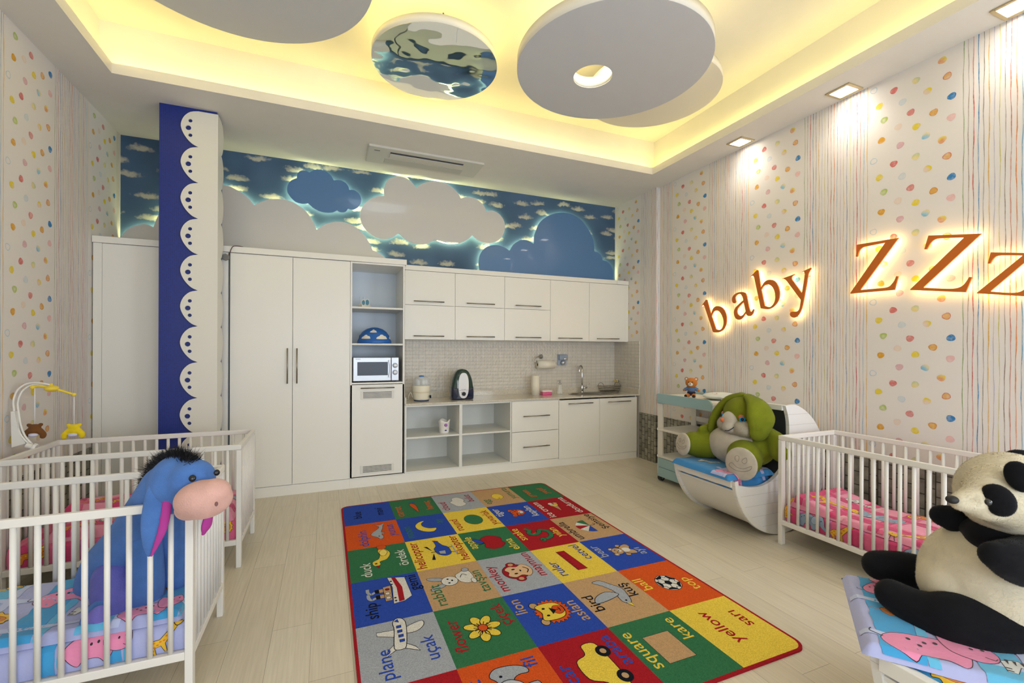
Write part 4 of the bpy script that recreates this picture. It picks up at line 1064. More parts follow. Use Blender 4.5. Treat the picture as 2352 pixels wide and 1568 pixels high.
# wall soap dispenser
t = thing('soap_dispenser', 'clear square soap dispenser with grey pushbutton fixed to the tiles', 'soap dispenser', (3.13, YB - .05, 1.28))
mb = MB(); mb.box(3.065, YB - .085, 1.345, 3.195, YB - .014, 1.425); mb.build('tank', mat('smoky_clear', C8(170, 186, 204), .08, alpha=.6), t, .01)
mb = MB(); mb.box(3.06, YB - .03, 1.275, 3.20, YB - .0125, 1.43); mb.build('back_plate', mat('grey_blue_plastic', C8(170, 180, 194), .35), t, .004)
mb = MB(); Mx = Matrix.Translation((3.13, YB - .03, 1.31)) @ Matrix.Rotation(PI / 2, 4, 'X'); mb.lathe([(0, 0), (.032, 0), (.03, .04), (.02, .05), (0, .052)], seg=24, M=Mx); mb.build('push_button', mat('silver_plastic', C8(190, 194, 200), .2, .6), t)
mb = MB(); mb.ell((3.15, YB - .095, 1.365), (.028, .006, .02)); mb.build('lock_plate', MATS['silver_plastic'], t)
# pink box with lid
t = thing('soap_box', 'pink and white lidded box on the worktop', 'box', (2.76, 5.485, CT))
mb = MB(); mb.box(2.695, 5.44, CT, 2.835, 5.53, CT + .036); mb.build('box_body', mat('pink_plastic', C8(232, 96, 150), .35), t, .008)
mb = MB(); mb.box(2.69, 5.436, CT + .037, 2.84, 5.534, CT + .064); mb.build('lid', mat('pale_pink_plastic', C8(238, 222, 220), .3), t, .012)
mb = MB(); mb.box(2.745, 5.432, CT + .03, 2.785, 5.437, CT + .044); mb.build('clasp', MATS['pink_plastic'], t, .002)
# pump bottle
t = thing('pump_bottle', 'clear glass soap bottle with chrome pump beside the sink', 'bottle', (2.985, 5.50, CT))
bx_, by_ = 2.985, 5.50
mb = MB(); mb.lathe([(0, 0), (.036, 0), (.04, .006), (.036, .05), (.026, .11), (.014, .125), (.014, .135)], bx_, by_, CT, 28); mb.build('glass_body', mat('clear_glass', (.9, .93, .9), .04, alpha=.35), t)
mb = MB(); mb.cyl(bx_, by_, CT + .135, CT + .155, .018, 18); mb.cyl(bx_, by_, CT + .155, CT + .175, .006, 10); mb.cyl(bx_, by_, CT + .175, CT + .19, .012, 14); mb.tube([(bx_, by_, CT + .183), (bx_ - .045, by_ - .005, CT + .180)], .005, 8); mb.build('pump', chrome, t)
# microwave
mwg = mat('microwave_silver', C8(196, 200, 208), .3, .35)
mx0, mx1, my0, my1, mz0, mz1 = .268, .752, 5.135, 5.50, 1.146, 1.405
t = thing('microwave', 'silver microwave oven with two dials in the lower open niche', 'microwave', ((mx0 + mx1) / 2, (my0 + my1) / 2, 1.133))
mb = MB(); mb.box(mx0, my0 + .02, mz0, mx1, my1, mz1); mb.build('case', mat('microwave_grey', C8(150, 154, 160), .4, .3), t, .006)
mb = MB(); mb.box(mx0, my0, mz0, .668, my0 + .022, mz1); d = mb.build('door', mwg, t, .006)
mb = MB(); mb.box(.312, my0 - .002, 1.208, .632, my0 + .001, 1.355); mb.build('glass_window', mat('dark_glass', C8(14, 20, 44), .12, spec=.35), d, .003)
mb = MB(); mb.prism([(.636 + .008 * math.sin(PI * k / 12) * 1.6, 1.185 + .19 * k / 12) for k in range(13)] + [(.66, 1.375), (.66, 1.185)], Matrix.Translation((0, my0 + .001, 0)) @ Matrix.Rotation(PI / 2, 4, 'X'), .02); mb.build('door_handle', mwg, d, .003)
mb = MB(); D = Decals(mb, lambda u, v: (Vector((u, my0, v)), Vector((0, -1, 0)))); 
for i, wd in enumerate((.007, .003, .006, .007, .004, .006)): D.poly([(.296 + i * .0085, 1.383), (.296 + i * .0085 + wd, 1.383), (.296 + i * .0085 + wd, 1.389), (.296 + i * .0085, 1.389)], C8(60, 66, 90), 1)
mb.build('printed_logo', MATS['print_ink'], d, fix=False)
mb = MB(); mb.box(.67, my0, mz0, mx1, my0 + .022, mz1); p = mb.build('control_panel', mwg, t, .006)
for z in (1.315, 1.238):
    mb = MB(); Mx = Matrix.Translation((.71, my0, z)) @ Matrix.Rotation(PI / 2, 4, 'X')
    mb.lathe([(.0285, 0), (.0285, .0015), (.026, .0015)], seg=28, M=Mx); mb.build('dial_ring', dark, p)
    mb = MB(); mb.lathe([(0, 0), (.024, 0), (.021, .016), (.018, .018), (0, .018)], seg=28, M=Mx); mb.build('dial', mwg, p)
for (x, y) in ((mx0 + .04, my0 + .05), (mx1 - .04, my0 + .05), (mx0 + .04, my1 - .05), (mx1 - .04, my1 - .05)):
    mb = MB(); mb.cyl(x, y, 1.133, mz0 + .002, .012, 12); mb.build('foot', black_g, t)
# cloud lamp dome
t = thing('dome_lamp', 'blue dome night lamp with white cloud patches on the middle niche shelf', 'night lamp', (.505, 5.30, 1.558))
dx, dy, dz, dr = .505, 5.305, 1.558, .172
mb = MB(); mb.lathe([(0, 0), (dr + .012, 0), (dr + .014, .012), (dr + .012, .03), (dr, .05), (dr * .93, .09), (dr * .76, .133), (dr * .5, .165), (dr * .22, .18), (0, .183)], dx, dy, dz, 40)
domem = mb.build('dome', mat('dome_blue', C8(36, 98, 178), .25), t)
def dome(u, v):
    a = u / dr; h = min(v, .178)
    prof = [(dr + .012, 0), (dr + .014, .012), (dr + .012, .03), (dr, .05), (dr * .93, .09), (dr * .76, .133), (dr * .5, .165), (dr * .22, .18)]
    for i in range(7):
        if prof[i][1] <= h <= prof[i + 1][1] + 1e-9: break
    f = (h - prof[i][1]) / (prof[i + 1][1] - prof[i][1]); r = prof[i][0] * (1 - f) + prof[i + 1][0] * f
    n = Vector((math.sin(a), -math.cos(a), .5)).normalized()
    return Vector((dx + r * math.sin(a), dy - r * math.cos(a), dz + h)) + n * .0025, n
mb = MB(); D = Decals(mb, dome, .015)
cl = [(-.055, -.02), (-.05, .0), (-.03, .008), (-.015, .022), (.01, .024), (.025, .012), (.045, .008), (.055, -.008), (.05, -.02)]
for (u, v, k) in ((-.115, .07, .95), (.07, .07, 1.1), (-.03, .135, .75), (.24, .07, 1), (-.30, .07, 1)):
    D.frame(u, v, k); D.poly(cl, C8(226, 222, 208), 1, smooth=True)
mb.build('cloud_patches', mat('patch_white', C8(228, 224, 210), .4), t, fix=False)
# small wooden picture blocks on the top shelf
blk = mat('cream_block', C8(214, 208, 190), .5); oval = mat('oval_picture', C8(30, 110, 140), .3)
for i, (x, y, s, lb) in enumerate(((.378, 5.22, 1.0, 'small cream toy frame with a blue oval picture, left one on the top niche shelf'), (.422, 5.27, 1.15, 'small cream toy frame with a blue oval picture, right one on the top niche shelf'))):
    t = thing('oval_frame', lb, 'toy frame', (x, y, 1.955), 'toy frames on the top shelf')
    mb = MB(); P = [(x + .024 * s * math.cos(a), 1.955 + .052 * s + .036 * s * math.sin(a)) for a in [2 * PI * k / 24 for k in range(24)]]
    mb.prism(P, Matrix.Translation((0, y, 0)) @ Matrix.Rotation(PI / 2, 4, 'X'), .012); mb.box(x - .02 * s, y - .022, 1.955, x + .03 * s, y + .012, 1.978); mb.build('stand', blk, t, .002)
    mb = MB(); P = [(x + .017 * s * math.cos(a), 1.955 + .052 * s + .027 * s * math.sin(a)) for a in [2 * PI * k / 24 for k in range(24)]]
    mb.prism(P, Matrix.Translation((0, y - .012, 0)) @ Matrix.Rotation(PI / 2, 4, 'X'), .002); mb.build('picture', oval, t)
t = thing('toy_fence', 'small cream toy fence with thin posts behind the oval frames', 'toy', (.395, 5.33, 1.955))
mb = MB(); mb.box(.335, 5.325, 1.955, .46, 5.34, 2.0); mb.build('fence_board', blk, t, .002)
for x in (.345, .385): 
    mb = MB(); mb.cyl(x, 5.332, 1.955, 2.085, .003, 8); mb.build('post', blk, t)
# bottle warmer on the lower shelf
cx, cy, zb = 1.303, 5.27, .503
t = thing('bottle_warmer', 'white bottle warmer with a purple dial on the open base shelf', 'bottle warmer', (cx, cy, zb))
mb = MB(); mb.lathe([(0, 0), (.052, 0), (.057, .01), (.066, .13), (.072, .15), (.066, .15), (.05, .145), (.045, .04), (0, .04)], cx, cy, zb, 32)
for v in range(len(mb.v)):
    q = mb.v[v]
    if q[2] > zb + .14: mb.v[v] = (q[0], q[1], q[2] + .012 * math.cos(3 * math.atan2(q[1] - cy, q[0] - cx) + 1.2))
mb.build('cup', mat('warm_white_plastic', C8(236, 232, 224), .3), t)
mb = MB(); Mx = Matrix.Translation((cx + .004, cy - .062, zb + .10)) @ Matrix.Rotation(PI / 2, 4, 'X'); mb.lathe([(0, 0), (.019, 0), (.017, .012), (0, .013)], seg=24, M=Mx); mb.build('dial', mat('purple_plastic', C8(170, 110, 190), .35), t)
mb = MB(); Mx = Matrix.Translation((cx + .004, cy - .056, zb + .038)) @ Matrix.Rotation(PI / 2, 4, 'X'); mb.lathe([(0, 0), (.014, 0), (.013, .004), (0, .004)], seg=20, M=Mx, sy=.6); mb.build('badge', mat('navy_badge', C8(50, 60, 130), .4), t)
# cable junction box high on the wardrobe side
t = thing('junction_box', 'small grey hexagonal box with a dark cable high beside the column', 'junction box', (-.895, 5.11, 2.36))
mb = MB(); mb.prism([(-.905 + .034 * math.cos(a), 2.385 + .034 * math.sin(a)) for a in [PI / 6 + PI / 3 * k for k in range(6)]], Matrix.Translation((0, 5.128, 0)) @ Matrix.Rotation(PI / 2, 4, 'X'), .03); mb.build('box_body', mat('grey_plastic', C8(128, 126, 120), .5), t, .002)
mb = MB(); mb.tube(catmull([(-.89, 5.112, 2.39), (-.87, 5.108, 2.43), (-.845, 5.104, 2.49), (-.80, 5.13, 2.505), (-.74, 5.2, 2.503)], 6), .0035, 8); mb.build('cable', mat('dark_red_cable', C8(80, 34, 34), .5), t)
# ================================================================ THE RUG
RB, RG, RGY, RT, RO, RY_, RR_, RBK, RW = C8(44, 74, 170), C8(52, 112, 76), C8(160, 166, 176), C8(186, 152, 112), C8(206, 84, 32), C8(226, 198, 74), C8(160, 28, 38), C8(22, 24, 34), C8(214, 212, 206)
m, N, L, b = nodemat('rug_pile', .95, .1)
at = N.new('ShaderNodeAttribute'); at.attribute_name = 'Col'
mp = mapping(N, L); ns = N.new('ShaderNodeTexNoise'); ns.inputs['Scale'].default_value = 260; ns.inputs['Detail'].default_value = 2; L.new(mp.outputs[0], ns.inputs['Vector'])
rp = ramp(N, [(.3, (.72, .72, .72)), (.7, (1.15, 1.15, 1.15))]); L.new(ns.outputs['Fac'], rp.inputs['Fac'])
mx = N.new('ShaderNodeMix'); mx.data_type = 'RGBA'; mx.blend_type = 'MULTIPLY'; mx.inputs['Factor'].default_value = 1
L.new(at.outputs['Color'], mx.inputs['A']); L.new(rp.outputs['Color'], mx.inputs['B']); L.new(mx.outputs['Result'], b.inputs['Base Color'])
bp = N.new('ShaderNodeBump'); bp.inputs['Strength'].default_value = .5; bp.inputs['Distance'].default_value = .003; L.new(ns.outputs['Fac'], bp.inputs['Height']); L.new(bp.outputs['Normal'], b.inputs['Normal'])
rug_m = m
rx0, rx1, ry0, ry1, rzt = .135, 2.25, 1.525, 4.535, .0095
def rrect(x0, y0, x1, y1, r, n=6):
    P = []
    for (cx, cy, a0) in ((x1 - r, y0 + r, -PI / 2), (x1 - r, y1 - r, 0), (x0 + r, y1 - r, PI / 2), (x0 + r, y0 + r, PI)):
        P += [(cx + r * math.cos(a0 + PI / 2 * k / n), cy + r * math.sin(a0 + PI / 2 * k / n)) for k in range(n + 1)]
    return P
mb = MB(); mb.prism(rrect(rx0, ry0, rx1, ry1, .07), Matrix.Identity(4), rzt, col=RR_)
D = Decals(mb, lambda u, v: (Vector((-v, u, rzt)), Vector((0, 0, 1))))
cwid, chei = (rx1 - rx0 - .03) / 5, (ry1 - ry0 - .03) / 6
CELLS = {
 (0, 0): (RB, RBK, 'blue', 14, 27, 'mavi', 16, 8), (0, 1): (RG, RO, 'carrot', 5, 33, 'havuç', 14, 5), (0, 2): (RGY, RR_, 'cloud', 5, 33, 'bulut', 20, 5), (0, 3): (RT, RG, 'egg', 6, 33, 'yumurta', 14, 4), (0, 4): (RG, RO, 'green', 10, 27, 'yeşil', 14, 9),
 (1, 0): (RO, RB, 'dolphin', 3, 26, 'yunus', 16, 4), (1, 1): (RB, RG, 'moon', 5, 33, 'ay', 28, 5), (1, 2): (RY_, RR_, 'round', 5, 34, 'yuvarlak', 7, 3), (1, 3): (RB, RW, 'tiger', 22, 34, 'kaplan', 12, 4), (1, 4): (RR_, RW, 'ice cream', 3, 33, 'dondurma', 12, 4),
 (2, 0): (RG, RW, 'duck', 4, 28, 'ördek', 12, 3), (2, 1): (RY_, RR_, 'helicopter', 2, 34, 'helikopter', 4, 3), (2, 2): (RG, RY_, 'apple', 18, 34, 'elma', 6, 5), (2, 3): (RR_, RY_, 'snake', 18, 35, 'yılan', 14, 5), (2, 4): (RT, RBK, 'umbrella', 3, 34, 'şemsiye', 18, 4),
 (3, 0): (RB, RBK, 'ship', 5, 29, 'gemi', 27, 2), (3, 1): (RT, RG, 'rabbit', 3, 32, 'tavşan', 9, 3), (3, 2): (RGY, RR_, 'monkey', 4, 34, 'maymun', 18, 4), (3, 3): (RY_, RB, 'ruler', 7, 33, 'cetvel', 22, 5), (3, 4): (RB, RGY, 'bear', 20, 34, 'ayı', 14, 5),
 (4, 0): (RGY, RB, 'plane', 4, 27, 'uçak', 10, 5), (4, 1): (RG, RR_, 'flower', 10, 32, 'çiçek', 22, 4), (4, 2): (RB, RT, 'lion', 28, 34, 'aslan', 10, 4), (4, 3): (RT, RBK, 'bird', 14, 33, 'kuş', 20, 5), (4, 4): (RO, RY_, 'ball', 22, 34, 'top', 12, 5),
 (5, 0): (RR_, RY_, '', 6, 33, '', 20, 5), (5, 1): (RO, RB, 'elephant', 3, 34, 'fil', 38, 5), (5, 2): (RR_, RB, 'car', 20, 34, 'araba', 22, 4), (5, 3): (RG, RY_, 'square', 14, 34, 'kare', 26, 4), (5, 4): (RY_, RR_, 'yellow', 14, 24, 'sarı', 22, 7)}
K = RBK
def p_carrot(): D.poly([(38, 20), (37, 23), (33, 24), (20, 21), (8, 18), (20, 17), (32, 17.5)], RO, 1, K, .003, True); [D.line([(37, 20), (44, 20 + d)], .9, RB, 2) for d in (-4, -1, 3)]
def p_cloud(): D.poly([(10, 16), (14, 12), (22, 13), (28, 11), (35, 13), (40, 18), (37, 24), (30, 25), (25, 29), (18, 27), (12, 25), (8, 21)], RW, 1, K, .003, True)
def p_egg(): D.disc(25, 20, 10, 7, RY_, 1, K, .003); D.line([(16, 22), (18, 19), (21, 20)], .5, K, 2)
def p_dolphin(): D.poly([(8, 12), (7, 15), (12, 17), (18, 22), (24, 21), (32, 15), (38, 13), (45, 17), (42, 12), (46, 7), (39, 9), (32, 10), (24, 12), (20, 9), (18, 12), (12, 11)], RGY, 1, K, .003, True); D.disc(14, 15, .8, col=K, lay=3)
def p_moon(): D.poly([(10, 14), (12, 22), (20, 28), (30, 29), (38, 24), (40, 18), (34, 22), (26, 22), (19, 17), (17, 10)], RY_, 1, K, .003, True)
def p_round(): D.disc(25, 19, 14, 9.5, RG, 1, K, .003, 28)
def head(x, y, r, c, ear, er, inner=None):
    for s in (-1, 1): D.disc(x + s * r * .95, y + r * .75, er, col=ear, lay=1, out=K, ow=.003); D.disc(x + s * r * .95, y + r * .75, er * .5, col=inner or c, lay=2)
    D.disc(x, y, r * 1.1, r, c, 3, K, .003)
def p_tiger():
    head(26, 18, 8, RO, RO, 3); D.disc(26, 14.5, 4, 3, RW, 4, K, .002); D.disc(26, 16, 1, col=K, lay=6)
    for s in (-1, 1): D.disc(26 + s * 3.2, 20, .9, col=K, lay=5); D.line([(26 + s * 8, 17), (26 + s * 5, 17.5)], .9, K, 5); D.line([(26 + s * 7.5, 21), (26 + s * 5, 20.5)], .9, K, 5)
    D.line([(26, 26), (26, 23)], .9, K, 5)
def p_ice(): D.poly([(14, 20), (34, 16), (34, 24)], RT, 1, K, .003); D.disc(33, 20, 5, col=RY_, lay=2, out=K, ow=.003); D.disc(37, 22, 3.5, col=RW, lay=3, out=K, ow=.003); D.disc(37, 17, 3.2, col=C8(206, 170, 120), lay=3, out=K, ow=.003)
def p_duck():
    D.poly([(12, 26), (9, 23), (12, 20), (17, 20), (20, 14), (30, 10), (38, 12), (44, 17), (38, 20), (30, 19), (22, 21), (18, 26)], RY_, 1, K, .003, True)
    D.poly([(27, 15), (34, 12), (40, 15), (35, 19), (28, 18)], C8(236, 214, 110), 3, K, .003, True); D.poly([(10, 24), (4, 22), (10, 21)], RR_, 3, K, .002); D.disc(14, 23.5, 1, col=K, lay=4); D.poly([(41, 18), (48, 20), (49, 13), (43, 12)], RO, 2, K, .003, True)
def p_heli():
    D.poly([(14, 14), (18, 10), (30, 10), (36, 14), (45, 17), (46, 20), (36, 20), (30, 23), (20, 22), (15, 18)], RB, 2, K, .003, True); D.poly([(17, 15), (24, 14), (24, 20), (19, 20)], RGY, 4, K, .003)
    for a in ((10, 29, 22, 26), (38, 31, 26, 26)): D.poly([(a[2], 25), (a[0], a[1]), (a[0] - 1, a[1] - 3)], K, 3)
    D.line([(24, 22), (24, 27)], 1, K, 3); D.line([(14, 6), (34, 6)], 1.2, RGY, 3); D.line([(18, 6), (20, 10)], .8, K, 3); D.line([(30, 6), (29, 10)], .8, K, 3); D.disc(46, 18.5, 3, 1, RR_, 4, K, .002, rot=1)
def p_apple(): D.poly([(25, 27), (17, 29), (11, 24), (11, 16), (18, 9), (25, 10), (32, 9), (39, 16), (39, 24), (33, 29)], RR_, 1, K, .003, True); D.poly([(25, 28), (30, 35), (38, 35), (32, 29)], RB, 3, K, .003, True); D.line([(25, 27), (23, 34)], 1, K, 4)
def p_snake(): D.line([(42, 30), (36, 27), (30, 30), (25, 26), (28, 20), (34, 17), (30, 11), (22, 10), (15, 14), (12, 22)], 5.4, K, 1, True); D.line([(42, 30), (36, 27), (30, 30), (25, 26), (28, 20), (34, 17), (30, 11), (22, 10), (15, 14), (12, 22)], 4.4, RG, 2, True); D.disc(12, 23, 4, 3, RG, 3, K, .003); D.disc(11, 24, .9, col=K, lay=5); D.line([(9, 26), (5, 29)], .5, RR_, 3); D.line([(27, 27), (29, 23)], 1.2, RO, 3)
def p_umb():
    for i, c in enumerate((RG, RW, RR_, RW, RB)):
        a0, a1 = PI * i / 5, PI * (i + 1) / 5
        D.poly([(25, 14)] + [(25 + 15 * math.cos(a0 + (a1 - a0) * k / 4), 14 + 15 * math.sin(a0 + (a1 - a0) * k / 4)) for k in range(5)], c, 1, K, .002)
    D.line([(25, 14), (25, 9), (27, 7), (29, 9)], .9, K, 3)
def p_ship():
    D.poly([(8, 10), (13, 4), (42, 5), (46, 18), (30, 16), (7, 18)], RW, 1, K, .003); D.poly([(9, 10), (28, 9), (44, 12), (45, 15), (28, 13), (8, 14)], RR_, 3); D.poly([(12, 18), (12, 23), (32, 23), (33, 17)], RT, 2, K, .003)
    for x in (16, 22): D.disc(x, 20.5, 1.8, col=RW, lay=4, out=K, ow=.003)
    D.disc(28, 20, 1.5, col=RR_, lay=4, out=K, ow=.003)
    for x in (17, 25): D.poly([(x, 23), (x, 28), (x + 5, 28), (x + 5, 23)], RT, 2, K, .003); D.poly([(x, 26), (x, 29), (x + 5, 29), (x + 5, 26)], K, 4); D.line([(x + 2, 29), (x, 32), (x + 3, 34), (x + 8, 34)], 2.4, RGY, 3, True)
    for x in (10, 14, 34, 39): D.disc(x, 16, .9, col=K, lay=5)
def p_rabbit():
    for s in (-1, 1): D.poly([(22 + s * 2, 28), (22 + s * 5, 38), (22 + s * 10, 40), (22 + s * 7, 30)], RGY, 1, K, .003, True)
    D.poly([(18, 16), (14, 10), (18, 5), (30, 5), (35, 8), (32, 14), (28, 18)], RW, 1, K, .003, True); D.disc(22, 24, 7, 6.5, RW, 3, K, .003); D.disc(35, 8, 3, col=RGY, lay=3, out=K, ow=.003); D.disc(16, 6, 4, 2, RW, 3, K, .003); D.line([(24, 15), (29, 12), (26, 9)], .5, K, 4, True)
    for s in (-1, 1): D.disc(22 + s * 3, 25, .9, col=K, lay=5)
    D.disc(22, 22, 1.1, .8, K, 5)
def p_monkey():
    for s in (-1, 1): D.disc(25 + s * 12, 21, 4, col=RR_, lay=1, out=K, ow=.004); D.disc(25 + s * 12, 21, 2.2, col=RT, lay=3)
    D.disc(25, 21, 12, 11, RR_, 2, K, .004, 26); D.poly([(25, 27), (20, 29), (16, 24), (18, 18), (15, 13), (18, 9), (25, 7), (32, 9), (35, 13), (32, 18), (34, 24), (30, 29)], C8(214, 178, 140), 4, K, .003, True)
    for s in (-1, 1): D.disc(25 + s * 3.6, 22, 1, 1.6, K, 6)
    D.line([(20, 13), (25, 10), (30, 13)], .8, K, 6, True); D.disc(25, 17, 1.5, .7, K, 6)
def p_ruler():
    D.poly([(8, 14), (44, 17), (44, 25), (8, 23)], RR_, 1, K, .003)
    for k in range(9): D.line([(11 + k * 4, 23.2 + k * .2), (11 + k * 4, 20.5 + k * .2)], .4, K, 3)
def p_bear():
    D.poly([(20, 18), (16, 8), (22, 7), (25, 10), (30, 7), (35, 9), (31, 18)], RT, 1, K, .003, True); D.disc(17, 17, 2.5, col=RT, lay=1, out=K, ow=.003); D.disc(34, 17, 2.5, col=RT, lay=1, out=K, ow=.003)
    D.disc(25, 14, 4, col=RW, lay=3); head(25, 23, 5.5, RT, RT, 2.5, RW); D.disc(25, 21, 2.3, 1.8, RW, 5)
    for s in (-1, 1): D.disc(25 + s * 2.2, 24.5, .7, col=K, lay=6)
    D.disc(25, 22, .8, col=K, lay=7)
def p_plane():
    D.poly([(13, 20), (16, 17), (36, 14), (44, 15), (46, 19), (42, 22), (34, 22), (20, 24), (14, 24)], RW, 2, K, .004, True); D.poly([(28, 15), (34, 15), (38, 4), (33, 3), (28, 8)], RW, 1, K, .004, True); D.poly([(26, 22), (34, 22), (35, 33), (31, 33)], RW, 1, K, .004); D.poly([(14, 19), (8, 10), (13, 12), (18, 17)], RW, 1, K, .004); D.poly([(14, 23), (9, 30), (15, 28), (19, 24)], RW, 1, K, .004)
    for x in (20, 25, 30, 35): D.poly([(x, 17.5), (x + 2.6, 17.2), (x + 2.6, 20.2), (x, 20.4)], RB, 4, K, .003)
    D.poly([(41, 18), (45, 18.5), (43, 21)], RB, 4, K, .002)
def p_flower():
    for k in range(7):
        a = 2 * PI * k / 7 + .3; D.disc(25 + 8.5 * math.cos(a), 19 + 7 * math.sin(a), 5.6, 3.4, RY_, 1 + k * .15, K, .004, rot=a)
    for k in range(14): a = 2 * PI * k / 14; D.line([(25 + 3 * math.cos(a), 19 + 2.6 * math.sin(a)), (25 + 7 * math.cos(a), 19 + 6 * math.sin(a))], .5, K, 4)
    D.disc(25, 19, 3.6, 3.2, RO, 5, K, .004)
def p_lion():
    P = []
    for k in range(44): a = 2 * PI * k / 44; r = (14.5 if k % 2 else 12); P.append((25 + r * math.cos(a), 19 + r * .92 * math.sin(a)))
    D.poly(P, RO, 1, K, .004)
    for s in (-1, 1): D.disc(25 + s * 10, 29, 3.6, 3, RT, 3, K, .004)
    D.poly([(25, 27), (17, 29), (15, 21), (17, 13), (25, 10), (33, 13), (35, 21), (33, 29)], RY_, 4, K, .004, True)
    for s in (-1, 1): D.disc(25 + s * 4.2, 24, 1, 1.2, K, 6)
    D.poly([(21, 20), (29, 20), (25, 16)], K, 7); D.poly([(20, 16), (25, 19), (30, 16), (28, 11), (22, 11)], RO, 6, K, .003, True); D.line([(25, 16), (25, 13.5)], .6, K, 8); D.line([(22.5, 13.8), (25, 13.2), (27.5, 13.8)], .6, K, 8)
def p_bird():
    D.poly([(9, 13), (12, 17), (18, 17), (26, 15), (36, 19), (43, 24), (44, 17), (37, 12), (28, 7), (20, 8), (13, 10)], RGY, 1, K, .004, True); D.poly([(22, 14), (28, 22), (24, 33), (17, 36), (18, 24)], RGY, 3, K, .004, True); D.poly([(10, 16), (4, 13), (9, 12)], RY_, 3, K, .003); D.disc(13, 14, .8, col=K, lay=5)
def p_ball():
    D.disc(25, 19, 11, 9.4, RW, 1, K, .004, 28); D.poly([(25 + 3.6 * math.cos(PI / 2 + 2 * PI * k / 5), 19 + 3.1 * math.sin(PI / 2 + 2 * PI * k / 5)) for k in range(5)], K, 3)
    for k in range(5):
        a = PI / 2 + 2 * PI * k / 5; D.line([(25 + 3.6 * math.cos(a), 19 + 3.1 * math.sin(a)), (25 + 7.3 * math.cos(a), 19 + 6.2 * math.sin(a))], .55, K, 3)
        D.poly([(25 + rr * math.cos(a + d), 19 + rr * .855 * math.sin(a + d)) for rr, d in ((7, -.12), (7, .12), (9, .42), (11, .42), (11, -.42), (9, -.42))], K, 3)
        b_ = a + PI / 5; D.line([(25 + 9 * math.cos(a + .42), 19 + 7.7 * math.sin(a + .42)), (25 + 7.4 * math.cos(b_), 19 + 6.3 * math.sin(b_)), (25 + 9 * math.cos(a + 2 * PI / 5 - .42), 19 + 7.7 * math.sin(a + 2 * PI / 5 - .42))], .5, K, 3)
def p_elephant():
    D.poly([(10, 6), (10, 20), (16, 28), (28, 30), (36, 27), (42, 30), (47, 25), (46, 14), (42, 8), (38, 8), (38, 14), (35, 18), (30, 16), (30, 6), (24, 6), (24, 13), (16, 13), (16, 6)], RGY, 1, K, .004, True); D.poly([(30, 26), (26, 18), (31, 14), (36, 20), (35, 26)], C8(186, 190, 198), 3, K, .004, True); D.disc(40, 24, .9, col=K, lay=4)
def p_car():
    D.poly([(6, 12), (6, 20), (14, 22), (20, 30), (34, 30), (38, 22), (46, 20), (46, 12), (38, 10), (14, 10)], RY_, 1, K, .004, True)
    for x in (15, 37): D.disc(x, 10, 5, 4.6, K, 3); D.disc(x, 10, 2.2, 2, RT, 4)
def p_square(): D.poly([(13, 11), (38, 11), (38, 31), (13, 31)], RT, 1, K, .003)
PIC = {(0, 1): p_carrot, (0, 2): p_cloud, (0, 3): p_egg, (1, 0): p_dolphin, (1, 1): p_moon, (1, 2): p_round, (1, 3): p_tiger, (1, 4): p_ice, (2, 0): p_duck, (2, 1): p_heli, (2, 2): p_apple, (2, 3): p_snake, (2, 4): p_umb,
       (3, 0): p_ship, (3, 1): p_rabbit, (3, 2): p_monkey, (3, 3): p_ruler, (3, 4): p_bear, (4, 0): p_plane, (4, 1): p_flower, (4, 2): p_lion, (4, 3): p_bird, (4, 4): p_ball, (5, 1): p_elephant, (5, 2): p_car, (5, 3): p_square}
for (r_, c_), (bg, tcol, w1, u1, v1, w2, u2, v2) in CELLS.items():
    X0 = rx0 + .015 + c_ * cwid; Yn = ry1 - .015 - (r_ + 1) * chei
    D.frame(Yn, -(X0 + cwid), 1)
    cell = [(0, 0), (chei, 0), (chei, cwid), (0, cwid)]
    cr = {(0, 0): 2, (0, 4): 1, (5, 4): 0, (5, 0): 3}.get((r_, c_))
    if cr is not None:
        rr = .06; q = []
        for i, p in enumerate(cell):
            if i != cr: q.append(p); continue
            sx, sy = (1 if p[0] == 0 else -1), (1 if p[1] == 0 else -1); cx, cy = p[0] + sx * rr, p[1] + sy * rr
            arc = [(cx - sx * rr * math.cos(t), cy - sy * rr * math.sin(t)) for t in [PI / 2 * k / 6 for k in range(7)]]
            q += arc if i in (0, 2) and True else arc[::-1]
        # keep the corner arc in winding order
        i = q.index(q[-1]); cell = q if True else cell
        ctr = (chei / 2, cwid / 2); cell = sorted(q, key=lambda p: math.atan2(p[1] - ctr[1], p[0] - ctr[0]))
    D.poly(cell, bg, .5)
    D.frame(Yn, -(X0 + cwid), .01)
    for wd, u, v in ((w1, u1, v1), (w2, u2, v2)):
        if not wd: continue
        s = 10.0; glyph_tris(wd, .006); wl = GL[wd, .006] * s * 1.06
        c = min(1.06, 1.06 * 44 / wl) if wl > 44 else 1.06
        if u + GL[wd, .006] * s * c > 48.5: u = 48.5 - GL[wd, .006] * s * c
        D.text(wd, u, v, s, tcol, 2, bold=.006, cond=c)
    if (r_, c_) in PIC:
        D.frame(Yn + .25 - .0021 * 100 + .005 + {(3, 0): .065, (4, 0): .085, (2, 0): .055, (3, 1): .07, (1, 0): .03, (4, 3): .03, (5, 1): .0}.get((r_, c_), 0), -(X0 + cwid) + .21 - .00162 * 100 * 1.0, .0082)
        PIC[(r_, c_)]()
o = mb.build('rug', rug_m, fix=False)
tag(o, 'bright picture-alphabet rug of coloured squares lying on the pale floor', 'rug')
